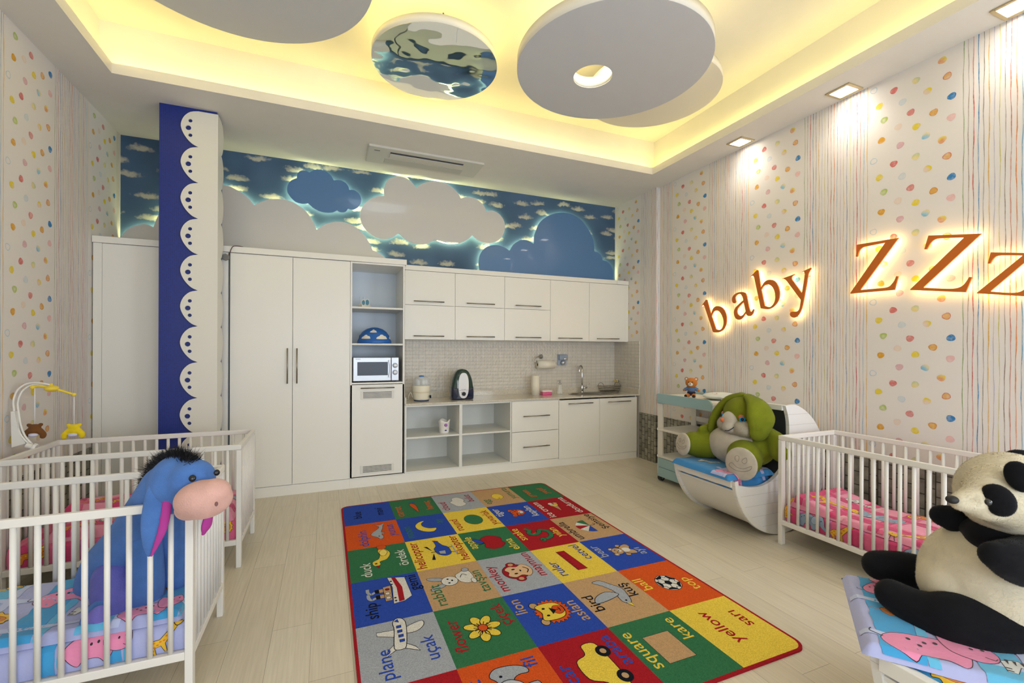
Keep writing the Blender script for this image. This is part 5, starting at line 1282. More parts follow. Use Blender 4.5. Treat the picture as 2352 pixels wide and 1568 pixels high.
# ================================================================ CRIBS AND BEDDING
crib_m = mat('crib_white_paint', C8(228, 225, 220), .42)
def make_crib():
    t = thing('crib', 'x', 'crib', (0, 0, 0))
    Lx, Wy, Hh = .62, .33, .84
    for sx in (-1, 1):
        for sy in (-1, 1):
            mb = MB(); x = sx * (Lx - .015); y = sy * (Wy - .022)
            mb.box(x - .015, y - .022, 0, x + .015, y + .022, .804); mb.build('leg', crib_m, t, .003)
    for sy in (-1, 1):
        y = sy * (Wy - .012)
        mb = MB(); mb.box(-Lx, y - .012, .805, Lx, y + .012, .84); mb.build('top_rail', crib_m, t, .004)
        mb = MB(); mb.box(-Lx + .03, y - .012, .155, Lx - .03, y + .012, .19); mb.build('bottom_rail', crib_m, t, .003)
        for k in range(16):
            mb = MB(); x = -.539 + .0718 * k; mb.tube([(x, y, .19), (x, y, .806)], .0105, 12); mb.build('bar', crib_m, t)
    for sx in (-1, 1):
        x = sx * (Lx - .012)
        mb = MB(); mb.box(x - .012, -Wy + .024, .805, x + .012, Wy - .024, .84); mb.build('top_rail', crib_m, t, .004)
        mb = MB(); mb.box(x - .012, -Wy + .044, .155, x + .012, Wy - .044, .19); mb.build('bottom_rail', crib_m, t, .003)
        for k in range(9):
            mb = MB(); y = -.248 + .062 * k; mb.tube([(x, y, .19), (x, y, .806)], .0095, 12); mb.build('bar', crib_m, t)
    mb = MB(); mb.box(-Lx + .028, -Wy + .028, .172, Lx - .028, Wy - .028, .186); mb.build('mattress_base', crib_m, t)
    return t
cribA = make_crib(); cribB = dup(cribA); cribR = dup(cribA)
for o, loc, rz, lb in ((cribA, (-1.15, 2.66, 0), 0, 'white barred crib nearest the camera at left, holding the blue donkey toy'), (cribB, (-1.155, 3.89, 0), 0, 'white barred crib behind the donkey crib, with the toy mobile clamped to its end'),
                       (cribR, (3.58, 1.83, 0), -PI / 2, 'white barred crib with pink bedding along the letters wall')):
    place(o, loc, rz); o['label'] = lb; o['group'] = 'white cribs'

fab = mat('printed_cotton', attr=True, rough=.85, sheen=.2, bump=.12, bscale=90)
PK1, PK2, PK3, PK4 = C8(232, 150, 178), C8(206, 66, 118), C8(222, 104, 146), C8(236, 172, 186)
BL1, BL2, BL3, BL4 = C8(172, 178, 222), C8(62, 156, 212), C8(190, 200, 232), C8(98, 182, 222)
SKY = C8(52, 132, 196)
AY, AO, AG, AP, AW, ABK = C8(232, 184, 48), C8(222, 130, 36), C8(140, 160, 186), C8(230, 140, 178), C8(222, 222, 218), C8(28, 26, 36)
AB_ = C8(52, 46, 50)
def an_pig(D):
    D.poly([(-10, -3), (-12, 2), (-8, 6), (0, 7), (7, 6), (10, 2), (9, -3), (6, -7), (3, -4), (-3, -4), (-6, -7)], AP, 1, AB_, .0022, True)
    D.poly([(5, 7), (7, 11), (11, 8), (16, 7), (18, 3), (16, -1), (11, -2), (6, 1)], AP, 3, AB_, .0022, True)
    for p in ((12, 4), (15, 4.5)): D.disc(*p, .5, col=AB_, lay=6)
    D.line([(14, 1), (16, 0), (17, 1)], .25, AB_, 6); D.line([(-11, 3), (-14, 5), (-13, 7)], .4, AB_, 3, True)
    for p in ((-4, 4), (0, 3.5), (-2, 1.5), (3, 4)): D.disc(*p, .6, col=AB_, lay=4)
def an_giraffe(D):
    D.poly([(-12, -4), (-14, 3), (-8, 6), (-3, 5), (4, 9), (11, 13), (13, 10), (6, 5), (0, 0), (-1, -8), (-3, -8), (-4, -1), (-9, -1), (-10, -8), (-12, -8)], AY, 1, AB_, .0022)
    D.poly([(10, 13), (11, 16), (15, 15), (18, 12), (16, 10), (12, 10)], AY, 3, AB_, .0022, True)
    D.line([(12, 15.5), (11, 19)], .35, AB_, 4); D.disc(11, 19, .6, col=AB_, lay=4); D.line([(14, 15.5), (14.5, 19)], .35, AB_, 4); D.disc(14.5, 19, .6, col=AB_, lay=4)
    D.disc(13.5, 13, .4, col=AB_, lay=5); D.disc(16.8, 12.4, .3, col=AB_, lay=5)
    for p in ((-11, 2), (-8, 4), (-6, 1), (-9, 0), (-3, 3), (0, 3), (3, 6), (7, 9), (-11, -3)): D.disc(*p, 1.1, .8, AO, 4)
def an_elephant(D):
    D.poly([(-13, -6), (-14, 2), (-9, 7), (0, 8), (6, 5), (7, -1), (5, -7), (1, -7), (0, -3), (-6, -3), (-8, -7), (-12, -7)], AG, 1, AB_, .0022, True)
    D.poly([(4, 7), (10, 9), (15, 6), (16, 0), (20, -4), (18, -6), (13, -3), (11, -1), (6, 0)], AG, 3, AB_, .0022, True); D.poly([(3, 7), (1, 2), (4, -1), (8, 2), (8, 7)], C8(160, 178, 200), 5, AB_, .0018, True)
    D.disc(12, 5, .5, col=AB_, lay=6)
    for p in ((-10, 3), (-7, 5), (-5, 2)): D.disc(*p, .5, col=AB_, lay=4)
def an_zebra(D):
    D.poly([(-12, -7), (-12, 3), (-6, 6), (3, 5), (6, 9), (9, 14), (12, 12), (16, 10), (15, 7), (11, 7), (9, 0), (8, -7), (6, -7), (5, 0), (-5, 0), (-8, -7)], AW, 1, AB_, .0022)
    for x in (-10, -7, -4, -1, 2): D.poly([(x, 5), (x + 1.4, 5), (x + .6, .5)], AB_, 4)
    for y in (2, 5, 8): D.poly([(6, y), (9.5, y + .6), (6.4, y + 1.5)], AB_, 4)
    for x in (-11, 6.5): 
        for y in (-6, -3.5): D.line([(x - .8, y), (x + 1.6, y)], .8, AB_, 4)
    D.line([(5, 10), (8, 15), (10, 15)], 1.1, AB_, 4); D.disc(12, 10.5, .45, col=AB_, lay=5); D.disc(15.3, 8.3, .6, col=AB_, lay=5)
def an_lion(D):
    D.poly([(-13, -6), (-13, 2), (-6, 5), (2, 4), (5, -1), (4, -7), (1, -7), (0, -2), (-7, -2), (-9, -7)], AO, 1, AB_, .0022, True)
    P = [((6.6 if k % 2 else 5.4) * math.cos(2 * PI * k / 22) + 7, (6.6 if k % 2 else 5.4) * math.sin(2 * PI * k / 22) + 4) for k in range(22)]
    D.poly(P, AY, 3, AB_, .0022, True); D.disc(7, 4, 3.8, 3.6, AO, 4, AB_, .0018)
    for p in ((5.6, 5), (8.4, 5)): D.disc(*p, .45, col=AB_, lay=6)
    D.poly([(6, 3.6), (8, 3.6), (7, 2.6)], AB_, 6); D.line([(5.5, 1.8), (7, 1.2), (8.5, 1.8)], .3, AB_, 6)
    D.line([(-13, 1), (-17, 3), (-17, 6)], .5, AO, 3, True)
    for p in ((-10, 1), (-6, 2), (-3, 1)): D.disc(*p, .8, col=AY, lay=4)
ANIM = dict(pig=an_pig, giraffe=an_giraffe, elephant=an_elephant, zebra=an_zebra, lion=an_lion)
def wavy(x0, y0, x1, y1, w_, rnd, step=.03):
    n = max(2, int(math.dist((x0, y0), (x1, y1)) / step)); dx, dy = (x1 - x0) / n, (y1 - y0) / n
    nx, ny = (-dy, dx); l = math.hypot(nx, ny); nx /= l; ny /= l
    A = []; B = []
    for i in range(n + 1):
        a = w_ / 2 + rnd.uniform(-.004, .004); b_ = w_ / 2 + rnd.uniform(-.004, .004)
        A.append((x0 + dx * i + nx * a, y0 + dy * i + ny * a)); B.append((x0 + dx * i - nx * b_, y0 + dy * i - ny * b_))
    return [(A[i], A[i + 1], B[i + 1], B[i]) for i in range(n)]
def plaid(D, u0, v0, u1, v1, scheme, seed):
    rnd = random.Random(seed); c = (PK2, PK3, PK4) if scheme == 'pink' else (BL1, BL3, BL1) if scheme == 'lilac' else (BL2, BL4, BL3)
    D.frame(0, 0, 1)
    def clampq(q): return [(min(max(p[0], u0), u1), min(max(p[1], v0), v1)) for p in q]
    u = u0 + rnd.uniform(.05, .15); k = 0
    while u < u1 - .02:
        for q in wavy(u, v0, u, v1, .062 if scheme == 'pink' else .115, rnd): D._quads([clampq(q)], c[0] if k % 2 == 0 or scheme == 'pink' else c[1], .6)
        for q in wavy(u + (.05 if scheme == 'pink' else .075), v0, u + (.05 if scheme == 'pink' else .075), v1, .03, rnd): D._quads([clampq(q)], c[2] if k % 2 else c[1], .4)
        u += .25; k += 1
    v = v0 + rnd.uniform(.08, .14)
    if scheme != 'pink':                       # blue print: squares of sky blue between the bands
        while v < v1:
            for q in wavy(u0, v, u1, v, .03, rnd): D._quads([clampq(q)], c[2], .8)
            v += .26
    else:
        while v < v1:
            for q in wavy(u0, v, u1, v, .05, rnd): D._quads([clampq(q)], c[0], .8)
            for q in wavy(u0, v + .04, u1, v + .04, .022, rnd): D._quads([clampq(q)], c[1], .7)
            v += .22
def cloth_grid(mb, S, u0, v0, u1, v1, col, step=.013):
    nu, nv = max(2, int((u1 - u0) / step)), max(2, int((v1 - v0) / step))
    V = [S(u0 + (u1 - u0) * i / nu, v0 + (v1 - v0) * j / nv)[0] for j in range(nv + 1) for i in range(nu + 1)]
    mb.add(V, [(j * (nu + 1) + i, j * (nu + 1) + i + 1, (j + 1) * (nu + 1) + i + 1, (j + 1) * (nu + 1) + i) for j in range(nv) for i in range(nu)], 0, True, col)
def with_normal(P):
    def S(u, v):
        e = .002; p = P(u, v); n = (P(u + e, v) - P(u - e, v)).cross(P(u, v + e) - P(u, v - e))
        n = n.normalized() if n.length > 1e-12 else Vector((0, 0, 1))
        return p + n * .0016, n
    return S
def nz(x, y, z=0): return noise.noise(Vector((x, y, z)))
def quilt(name, M, L, W, z0, T, scheme, seed, prints, label, cat, group=None, head=.0, amp=.012, edge=.045, hfun=None, mattress=False):
    """puffy cloth slab L x W (local x, y from 0), its edge rolling down to z0; prints = [(kind, u, v, scale, angle)]"""
    def H(u, v):
        e = min(u, L - u, v, W - v); e = max(0.0, min(1.0, e / edge)); prof = math.sqrt(max(0, 1 - (1 - e) ** 2))
        if mattress: bump = .002 * nz(u * 9, v * 9, seed)
        else: bump = amp * nz(u * 4.5, v * 5.5, seed) + amp * .45 * nz(u * 12, v * 13, seed + 9) + amp * .18 * nz(u * 30, v * 26, seed + 5)
        top = T + bump + (hfun(u, v) if hfun else 0)
        return z0 + max(top, .01) * prof
    def P(u, v):
        e = min(u, L - u, v, W - v)
        # vertical-ish sides: the outermost 'edge' of cloth bends down
        ex = lambda t, X: (t if edge <= t <= X - edge else (edge * (.25 + .75 * (max(t, 0) / edge) ** .6) if t < edge else X - edge * (.25 + .75 * (max(X - t, 0) / edge) ** .6)))
        w_ = 0 if mattress else .006 * nz(u * 7, v * 7, seed + 3)
        return M @ Vector((ex(max(u, 0), L) , ex(max(v, 0), W) + w_, H(min(max(u, 0), L), min(max(v, 0), W))))
    S0 = with_normal(P)
    mb = MB()
    cloth_grid(mb, lambda u, v: (P(u, v), None), 0, 0, L, W, PK1 if scheme == 'pink' else SKY if scheme == 'sky' else BL1)
    # underside
    n = 12; V = [M @ Vector((.25 * edge + (L - .5 * edge) * i / n, .25 * edge + (W - .5 * edge) * j / n, z0)) for j in (0, n) for i in range(n + 1)]
    mb.add(V, [tuple(range(n + 1)) + tuple(range(2 * n + 1, n, -1))], 0, False, PK1 if scheme == 'pink' else BL1)
    D = Decals(mb, S0, .018)
    if scheme == 'sky': plaid(D, L * .62, .004, L - .004, W - .004, 'lilac', seed)
    else: plaid(D, .004, .004, L - .004, W - .004, scheme, seed)
    for (k, u, v, s, a) in prints:
        D.frame(u, v, .01 * s, a); ANIM[k](D)
    o = mb.build(name, fab, fix=False)
    if isinstance(label, str): tag(o, label, cat, group)
    return o
def T_(x, y, z=0, rz=0): return Matrix.Translation((x, y, z)) @ Matrix.Rotation(rz, 4, 'Z')
def mattress(M, L, W, z0, T, scheme, seed, label, prints, group='crib mattresses'):
    """mattress whose printed sheet wraps from its front side over the top"""
    mb = MB(); r = .02
    def P(u, v):      # v < 0: front side, v from -T..0
        cu = min(max(u, 0), L)
        if v < 0:
            k = -v / T; y = .0 + r * max(0, 1 - k * 4) ** 2 - .006 * math.sin(PI * k) ; z = z0 + T * (1 - k)
            return M @ Vector((cu, y + .003 * nz(cu * 8, v * 20, seed), z))
        return M @ Vector((cu, v + (r if v < r else 0) * (1 - v / r if v < r else 0), z0 + T + .003 * nz(cu * 6, v * 6, seed)))
    cc = PK3 if scheme == 'pink' else BL1
    cloth_grid(mb, lambda u, v: (P(u, v), None), 0, -T, L, W, cc, .02)
    a = [M @ Vector(p) for p in ((0, 0, z0), (L, 0, z0), (L, W, z0), (0, W, z0), (0, 0, z0 + T), (L, 0, z0 + T), (L, W, z0 + T), (0, W, z0 + T))]
    mb.add(a, [(1, 2, 6, 5), (2, 3, 7, 6), (3, 0, 4, 7), (0, 3, 2, 1)], 0, False, cc)
    D = Decals(mb, with_normal(P), .02)
    rnd = random.Random(seed); D.frame(0, 0, 1)
    u = .08
    while u < L - .05:
        for q in wavy(u, -T + .002, u, W * .4, .055, rnd): D._quads([q], PK2 if scheme == 'pink' else BL2, .6)
        for q in wavy(u + .045, -T + .002, u + .045, W * .4, .02, rnd): D._quads([q], C8(196, 120, 176) if scheme == 'pink' else BL4, .5)
        u += .21
    for (k, uu, vv, s, a_) in prints: D.frame(uu, vv, .01 * s, a_); ANIM[k](D)
    o = mb.build('mattress', fab, fix=False); tag(o, label, 'mattress', group); return o
mz = .188
# crib nearest the camera: blue bedding
MA = T_(-1.735, 2.366)
mattress(MA, 1.17, .58, mz, .115, 'blue', 3, 'blue printed mattress in the nearest crib', [('giraffe', .40, -.07, .62, .5), ('pig', .85, -.045, .75, 0), ('giraffe', 1.10, -.07, .45, .3)])
quilt('quilt', T_(-1.73, 2.37), 1.16, .575, mz + .116, .045, 'blue', 7, [('pig', .62, .36, .95, .3), ('lion', .38, .18, .9, .2), ('zebra', .78, .22, .7, -.1), ('pig', 1.00, .07, .8, .15), ('lion', 1.02, .30, .7, 0), ('giraffe', .25, .42, .8, 0)],
      'crumpled blue cartoon-animal quilt under the blue donkey', 'quilt', 'cot quilts', hfun=lambda u, v: .02 * math.sin(u * 5 + 1) * math.sin(v * 6))
# crib behind: pink bedding with a heap of folded quilt and a pillow
MBm = T_(-1.74, 3.60)
mattress(MBm, 1.17, .58, mz, .115, 'pink', 5, 'pink and violet printed mattress in the crib behind the donkey crib', [('lion', .12, -.06, .55, 0), ('zebra', .42, -.07, .5, 0), ('lion', 1.07, -.055, .62, 0)])
quilt('quilt', T_(-1.60, 3.61), 1.02, .56, mz + .116, .05, 'pink', 11, [('lion', .15, .10, .6, .4), ('zebra', .28, .2, .5, .1), ('giraffe', .6, .3, .7, 0), ('elephant', .9, .3, .6, 0)],
      'pink cartoon-animal quilt spread in the crib behind the donkey crib', 'quilt', 'cot quilts', hfun=lambda u, v: .03 * math.exp(-((u - .9) / .12) ** 2) + .012 * math.sin(u * 13))
quilt('pillow', T_(-1.66, 3.86), .50, .30, mz + .16, .085, 'pink', 13, [('lion', .18, .16, .5, 0), ('giraffe', .36, .1, .5, 0)], 'pink pillow heaped against the far side of the crib with the mobile', 'pillow', amp=.014, edge=.07)
# right crib: pink bedding; local x runs towards the camera along the wall
MR = Matrix.Translation((3.285, 2.415, 0)) @ Matrix.Rotation(-PI / 2, 4, 'Z')
mattress(MR, 1.17, .59, mz, .115, 'pink', 8, 'rose printed mattress in the crib along the letters wall', [('elephant', .20, -.06, .65, 0), ('giraffe', .42, -.075, .6, .2), ('elephant', .86, -.05, .6, 0), ('giraffe', .03, -.03, .5, 1.2)])
quilt('quilt', Matrix.Translation((3.287, 2.40, 0)) @ Matrix.Rotation(-PI / 2, 4, 'Z'), 1.15, .58, mz + .116, .034, 'pink', 21,
      [('giraffe', .20, .17, .85, -.35), ('elephant', .50, .27, .85, PI), ('giraffe', .78, .16, .85, PI + .1), ('zebra', .28, .44, .6, PI), ('lion', .62, .50, .6, PI), ('zebra', 1.02, .35, .7, PI)],
      'hot pink cartoon-animal quilt in the crib along the letters wall', 'quilt', 'cot quilts', amp=.009, hfun=lambda u, v: .07 * max(0.0, 1 - (u / .36)) ** 1.2 * min(1, max(u, 0) / .06 + .25) + .02 * math.exp(-((u - .75) / .2) ** 2) * (v / .58))
quilt('pillow', Matrix.Translation((3.30, 2.44, 0)) @ Matrix.Rotation(-PI / 2, 4, 'Z'), .24, .52, mz + .118, .05, 'pink', 25, [('giraffe', .08, .05, .6, 1.0)], 'pink pillow edge showing under the quilt at the far end of the right crib', 'pillow', amp=.01, edge=.05)
# ================================================================ CHANGING TROLLEY
teal = mat('pale_teal_paint', C8(152, 184, 190), .4)
tw = mat('trolley_white', C8(224, 220, 212), .4)
TX0, TX1, TY0, TY1 = 3.53, 4.07, 3.37, 4.17
t = thing('changing_trolley', 'white and pale teal changing trolley on castors against the letters wall', 'changing table', ((TX0 + TX1) / 2, (TY0 + TY1) / 2, 0))
for (x, y) in ((TX0 + .012, TY1 - .04), (TX1 - .032, TY1 - .04)):
    mb = MB(); mb.box(x, y - .04, .075, x + .02, y + .04, .93); mb.build('post', tw, t, .002)
mb = MB(); mb.box(TX0 + .012, TY0, .075, TX1 - .012, TY0 + .02, .955); mb.build('end_panel', tw, t, .002)
for x in (TX0 - .006, TX1 - .012):
    mb = MB(); r_ = .05
    P = [(TY1, .893), (TY1, 1.0 - .012), (TY1 - .012, 1.0)] + [(TY0 + r_ - r_ * math.sin(a), 1.0 - r_ + r_ * math.cos(a)) for a in [PI / 2 * k / 8 for k in range(9)]] + [(TY0, .893)]
    mb.prism(P, Matrix.Translation((x, 0, 0)) @ Matrix(((0, 0, 1, 0), (1, 0, 0, 0), (0, 1, 0, 0), (0, 0, 0, 1))), .018); mb.build('side_rail', teal, t, .002)
mb = MB(); mb.box(TX0 + .012, TY0 + .02, .885, TX1 - .012, TY1, .903); mb.build('changing_top', tw, t, .002)
for z in (.577, .271):
    mb = MB(); mb.box(TX0, TY0 + .02, z, TX1 - .02, TY1, z + .025); mb.build('shelf', tw, t, .002)
mb = MB(); mb.box(TX1 - .03, TY0 + .02, .66, TX1 - .012, TY1 - .08, .72); mb.build('back_rail', tw, t, .002)
mb = MB(); mb.box(TX0 + .02, TY0 + .02, .06, TX1 - .02, TY1 - .01, .265); mb.build('drawer_box', teal, t, .002)
mb = MB(); mb.box(TX0, TY0 + .022, .055, TX0 + .02, TY1 - .022, .16); mb.box(TX0, TY0 + .022, .164, TX0 + .02, TY1 - .022, .266); mb.build('drawer_front', teal, t, .002)
cast = mat('castor_rubber', C8(52, 52, 54), .5)
for (x, y) in ((TX0 + .04, TY1 - .03), (TX1 - .05, TY1 - .03), (TX0 + .04, TY0 + .05), (TX1 - .05, TY0 + .05)):
    mb = MB()
    for s_ in (-1, 1): mb.tube([(x, y + s_ * .006, .034), (x, y + s_ * .024, .034)], .034, 20)
    c_ = mb.build('castor', cast, t, .002)
    mb = MB(); mb.tube([(x, y - .0245, .034), (x, y + .0245, .034)], .016, 14); mb.tube([(x, y, .034), (x, y, .08)], .008, 8); mb.build('castor_hub', mat('castor_grey', C8(120, 120, 122), .4), c_)

def fur(name, col, rough=1.0, sc=170, b=.55, sh=.35, vary=.18, vs=14): return mat(name, col, rough, bump=b, bscale=sc, sheen=sh, vary=vary, vscale=vs, spec=.15)
def rotm(a, ax='Z'): return Matrix.Rotation(a, 3, ax)
def facing(d, up=(0, 0, 1)):
    """3x3 with local -Y pointing along d"""
    y = -Vector(d).normalized(); x = y.cross(Vector(up)).normalized(); z = x.cross(y)
    return Matrix((x, y, z)).transposed()

# small seated teddy on the trolley
bx0, by0, bz0 = 3.66, 3.775, .986
t = thing('teddy_bear', 'small brown teddy bear in a striped jumper sitting on the changing trolley', 'teddy bear', (bx0, by0, bz0))
tb = fur('teddy_brown', C8(196, 120, 52), sc=240); tbw = fur('teddy_cream', C8(232, 226, 214), sc=240)
F = facing((-.82, -.57, 0)); O = Vector((bx0, by0, bz0)); bl = lambda x, y, z: O + F @ Vector((x, y, z))
mb = MB(); mb.ell(bl(0, 0, .185), (.072, .062, .062), F); mb.ell(bl(0, 0, .08), (.045, .04, .06), F)
for s_ in (-1, 1):
    mb.limb([bl(s_ * .04, 0, .115), bl(s_ * .085, -.01, .09)], [.02, .017]); mb.limb([bl(s_ * .028, -.01, .03), bl(s_ * .045, -.08, .022)], [.024, .024])
mb.build('body', tb, t, remesh=.006, smooth_it=2)
for s_ in (-1, 1):
    mb = MB(); mb.ell(bl(s_ * .058, .0, .232), (.023, .014, .023), F); e_ = mb.build('ear', tb, t)
    mb = MB(); mb.ell(bl(s_ * .058, -.008, .231), (.014, .008, .014), F); mb.build('ear_lining', tbw, e_)
    mb = MB(); mb.ell(bl(s_ * .022, -.058, .195), .006); mb.build('eye', black_g, t)
    mb = MB(); mb.ell(bl(s_ * .047, -.1, .024), (.018, .006, .018), F); mb.build('paw_pad', mat('pad_black', C8(40, 36, 34), .8), t)
mb = MB(); mb.ell(bl(0, -.052, .168), (.029, .02, .024), F); mz_ = mb.build('muzzle', tbw, t)
mb = MB(); mb.ell(bl(0, -.073, .175), (.008, .005, .006), F); mb.build('nose', black_g, mz_)
m, N, L, b = nodemat('striped_jumper', .9)
mp = mapping(N, L); wv = N.new('ShaderNodeTexWave'); wv.bands_direction = 'Z'; wv.inputs['Scale'].default_value = 22; L.new(mp.outputs[0], wv.inputs['Vector'])
rp = ramp(N, [(.45, C8(30, 36, 60)), (.55, C8(110, 150, 200))]); L.new(wv.outputs['Fac'], rp.inputs['Fac']); L.new(rp.outputs['Color'], b.inputs['Base Color'])
mb = MB(); mb.ell(bl(0, 0, .1), (.05, .045, .042), F)
for s_ in (-1, 1): mb.limb([bl(s_ * .04, 0, .115), bl(s_ * .07, -.006, .098)], [.023, .021])
mb.build('jumper', m, t)
mb = MB(); mb.ell(bl(0, 0, .06), (.049, .045, .035), F); mb.build('dungarees', mat('navy_cloth', C8(28, 34, 56), .9), t)
t.scale = (.86, .86, .86)
o = MB().box(TX0 + .02, TY0 + .03, .903, TX1 - .03, TY1 - .02, .984).build('changing_pad', mat('pad_vinyl', C8(226, 224, 214), .5), bevel=.03, segs=4); tag(o, 'cream changing pad lying on the trolley top under the teddy', 'changing pad')
# pale cushion with a small face
t = thing('cushion', 'pale round cushion with a tiny stitched face on the trolley beside the teddy', 'cushion', (3.80, 3.52, .985))
mb = MB(); mb.ell((3.80, 3.52, 1.022), (.19, .15, .037)); cu_ = mb.build('cushion_body', fur('cushion_white', C8(222, 226, 220), sc=60, b=.2), t)
mb = MB(); S_ = lambda u, v: (Vector((3.80 + u, 3.52 + v, 1.022 + .037 * math.sqrt(max(0, 1 - (u / .19) ** 2 - (v / .15) ** 2)) + .001)), Vector((-.5, -.3, .8)).normalized())
D = Decals(mb, S_, .01); D.frame(-.10, -.05, 1, 0); D.disc(0, 0, .011, .008, C8(214, 96, 110), 2); D.disc(.03, .03, .005, col=C8(120, 90, 110), lay=2); D.disc(-.01, .045, .005, col=C8(120, 90, 110), lay=2); D.line([(-.02, -.012), (-.028, .0), (-.02, .012)], .003, C8(150, 90, 100), 2)
mb.build('stitched_face', MATS['print_ink'], t, fix=False)

# ================================================================ ROCKING CRESCENT CRADLES
m, N, L, b = nodemat('cradle_shiplap', .38)
tc = N.new('ShaderNodeTexCoord'); sp = N.new('ShaderNodeSeparateXYZ'); L.new(tc.outputs['Object'], sp.inputs[0])
cbn = N.new('ShaderNodeCombineXYZ'); L.new(sp.outputs['X'], cbn.inputs[0]); L.new(sp.outputs['Z'], cbn.inputs[1])
br = N.new('ShaderNodeTexBrick'); br.offset = 0; br.inputs['Scale'].default_value = 1
br.inputs['Brick Width'].default_value = 9; br.inputs['Row Height'].default_value = .088; br.inputs['Mortar Size'].default_value = .0016; br.inputs['Mortar Smooth'].default_value = .4
br.inputs['Color1'].default_value = (*C8(228, 227, 226), 1); br.inputs['Color2'].default_value = (*C8(228, 227, 226), 1); br.inputs['Mortar'].default_value = (*C8(196, 194, 192), 1)
L.new(cbn.outputs[0], br.inputs['Vector']); L.new(br.outputs['Color'], b.inputs['Base Color'])
bp = N.new('ShaderNodeBump'); bp.inputs['Strength'].default_value = .5; bp.inputs['Distance'].default_value = .003; bp.invert = True; L.new(br.outputs['Fac'], bp.inputs['Height']); L.new(bp.outputs['Normal'], b.inputs['Normal'])
ship_m = m
cradle_m = mat('cradle_white', C8(228, 226, 220), .38)
slate = mat('slate_board', C8(40, 44, 50), .6)
def make_cradle():
    """crescent cradle; local x = depth (tip at x = 0), local y 0..0.66, floor z = 0"""
    t = thing('cradle', 'x', 'cradle', (0, 0, 0))
    cx, cz, R_ = .565, .535, .535
    arc = lambda R, a: (cx + R * math.cos(a), cz + R * math.sin(a))
    a0, a1 = math.radians(186), math.radians(434)
    out = [arc(R_, a0 + (a1 - a0) * k / 60) for k in range(61)]
    inner = catmull([(.60, 1.043), (.638, .93), (.645, .80), (.63, .67), (.57, .54), (.46, .455), (.33, .415), (.19, .42), (.075, .448), (.034, .475)], 5)
    for y0 in (0, .63):
        mb = MB(); mb.prism(out + inner, Matrix.Translation((0, y0 + .03, 0)) @ Matrix.Rotation(PI / 2, 4, 'X'), .03)
        sd = mb.build('side_panel', ship_m, t, .0015)
        yy = y0 - .003 if y0 == 0 else y0 + .03
        mb = MB(); rim = [arc(R_ - .004, a0 + (math.radians(300) - a0) * k / 40) for k in range(41)]; rin = [arc(R_ - .034, a0 + (math.radians(300) - a0) * k / 40) for k in range(41)]
        V = [(p[0], yy, p[1]) for p in rim] + [(p[0], yy, p[1]) for p in rin] + [(p[0], yy + .003, p[1]) for p in rim] + [(p[0], yy + .003, p[1]) for p in rin]
        mb.add(V, [(i, i + 1, 42 + i, 41 + i) for i in range(40)] + [(i, i + 1, 83 + i, 82 + i) for i in range(40)] + [(41 + i, 42 + i, 124 + i, 123 + i) for i in range(40)]); mb.build('rim_strip', cradle_m, sd)
    # curved hull between the panels
    n = 50; Ro, Ri = R_ - .022, R_ - .034
    V = []; b0, b1 = math.radians(187), math.radians(432)
    for k in range(n + 1):
        a = b0 + (b1 - b0) * k / n
        for R in (Ro, Ri):
            p = arc(R, a); V += [(p[0], .03, p[1]), (p[0], .63, p[1])]
    Fc = []
    for k in range(n): i = 4 * k; Fc += [(i, i + 1, i + 5, i + 4), (i + 2, i + 3, i + 7, i + 6)]
    Fc += [(0, 1, 3, 2), (4 * n, 4 * n + 1, 4 * n + 3, 4 * n + 2)]
    mb = MB(); mb.add(V, Fc, 0, True); mb.build('hull', cradle_m, t)
    mb = MB(); mb.box(.028, .03, .425, .052, .63, .478); mb.build('front_rail', cradle_m, t, .003)
    mb = MB(); mb.box(.06, .03, .385, .50, .63, .40); mb.build('seat_board', cradle_m, t)
    # backrest: slate board following the inner curve
    q = catmull([(.50, .49), (.575, .56), (.63, .67), (.643, .80), (.636, .93), (.622, 1.0)], 5)
    V = [(x + d, y, z) for (x, z) in q for d in (.004, .02) for y in (.03, .63)]
    mb = MB(); k_ = len(q); mb.add(V, [f for k in range(k_ - 1) for f in ((4 * k, 4 * k + 1, 4 * k + 5, 4 * k + 4), (4 * k + 2, 4 * k + 3, 4 * k + 7, 4 * k + 6))], 0, True); mb.build('slate_back', slate, t)
    mb = MB(); mb.box(.598, .03, 1.0, .64, .63, 1.045); mb.build('top_rail', cradle_m, t, .003)
    return t
cr1 = make_cradle(); cr2 = dup(cr1)
for o, loc, lb in ((cr1, (2.895, 2.57, 0), 'white crescent rocking cradle holding the green rabbit beside the right crib'), (cr2, (1.69, .30, 0), 'white crescent cradle under the panda, cut by the bottom right corner')):
    place(o, loc); o['label'] = lb; o['group'] = 'crescent cradles'
# folded blue quilt under the rabbit
quilt('quilt', Matrix.Translation((2.95, 3.195, 0)) @ Matrix.Rotation(-PI / 2, 4, 'Z'), .59, .46, .402, .075, 'sky', 31, [('pig', .54, .07, .5, .2)],
      'lower fold of the blue quilt lying in the rabbit cradle', 'quilt', 'quilts in the rabbit cradle', amp=.006)
quilt('quilt', Matrix.Translation((2.885, 3.235, 0)) @ Matrix.Rotation(-PI / 2, 4, 'Z'), .65, .53, .480, .042, 'sky', 33, [('pig', .54, .09, .75, .3), ('zebra', .24, .2, .6, .1), ('pig', .5, .38, .7, 0)],
      'upper blue quilt with pink pigs under the green rabbit', 'quilt', 'quilts in the rabbit cradle', amp=.010)
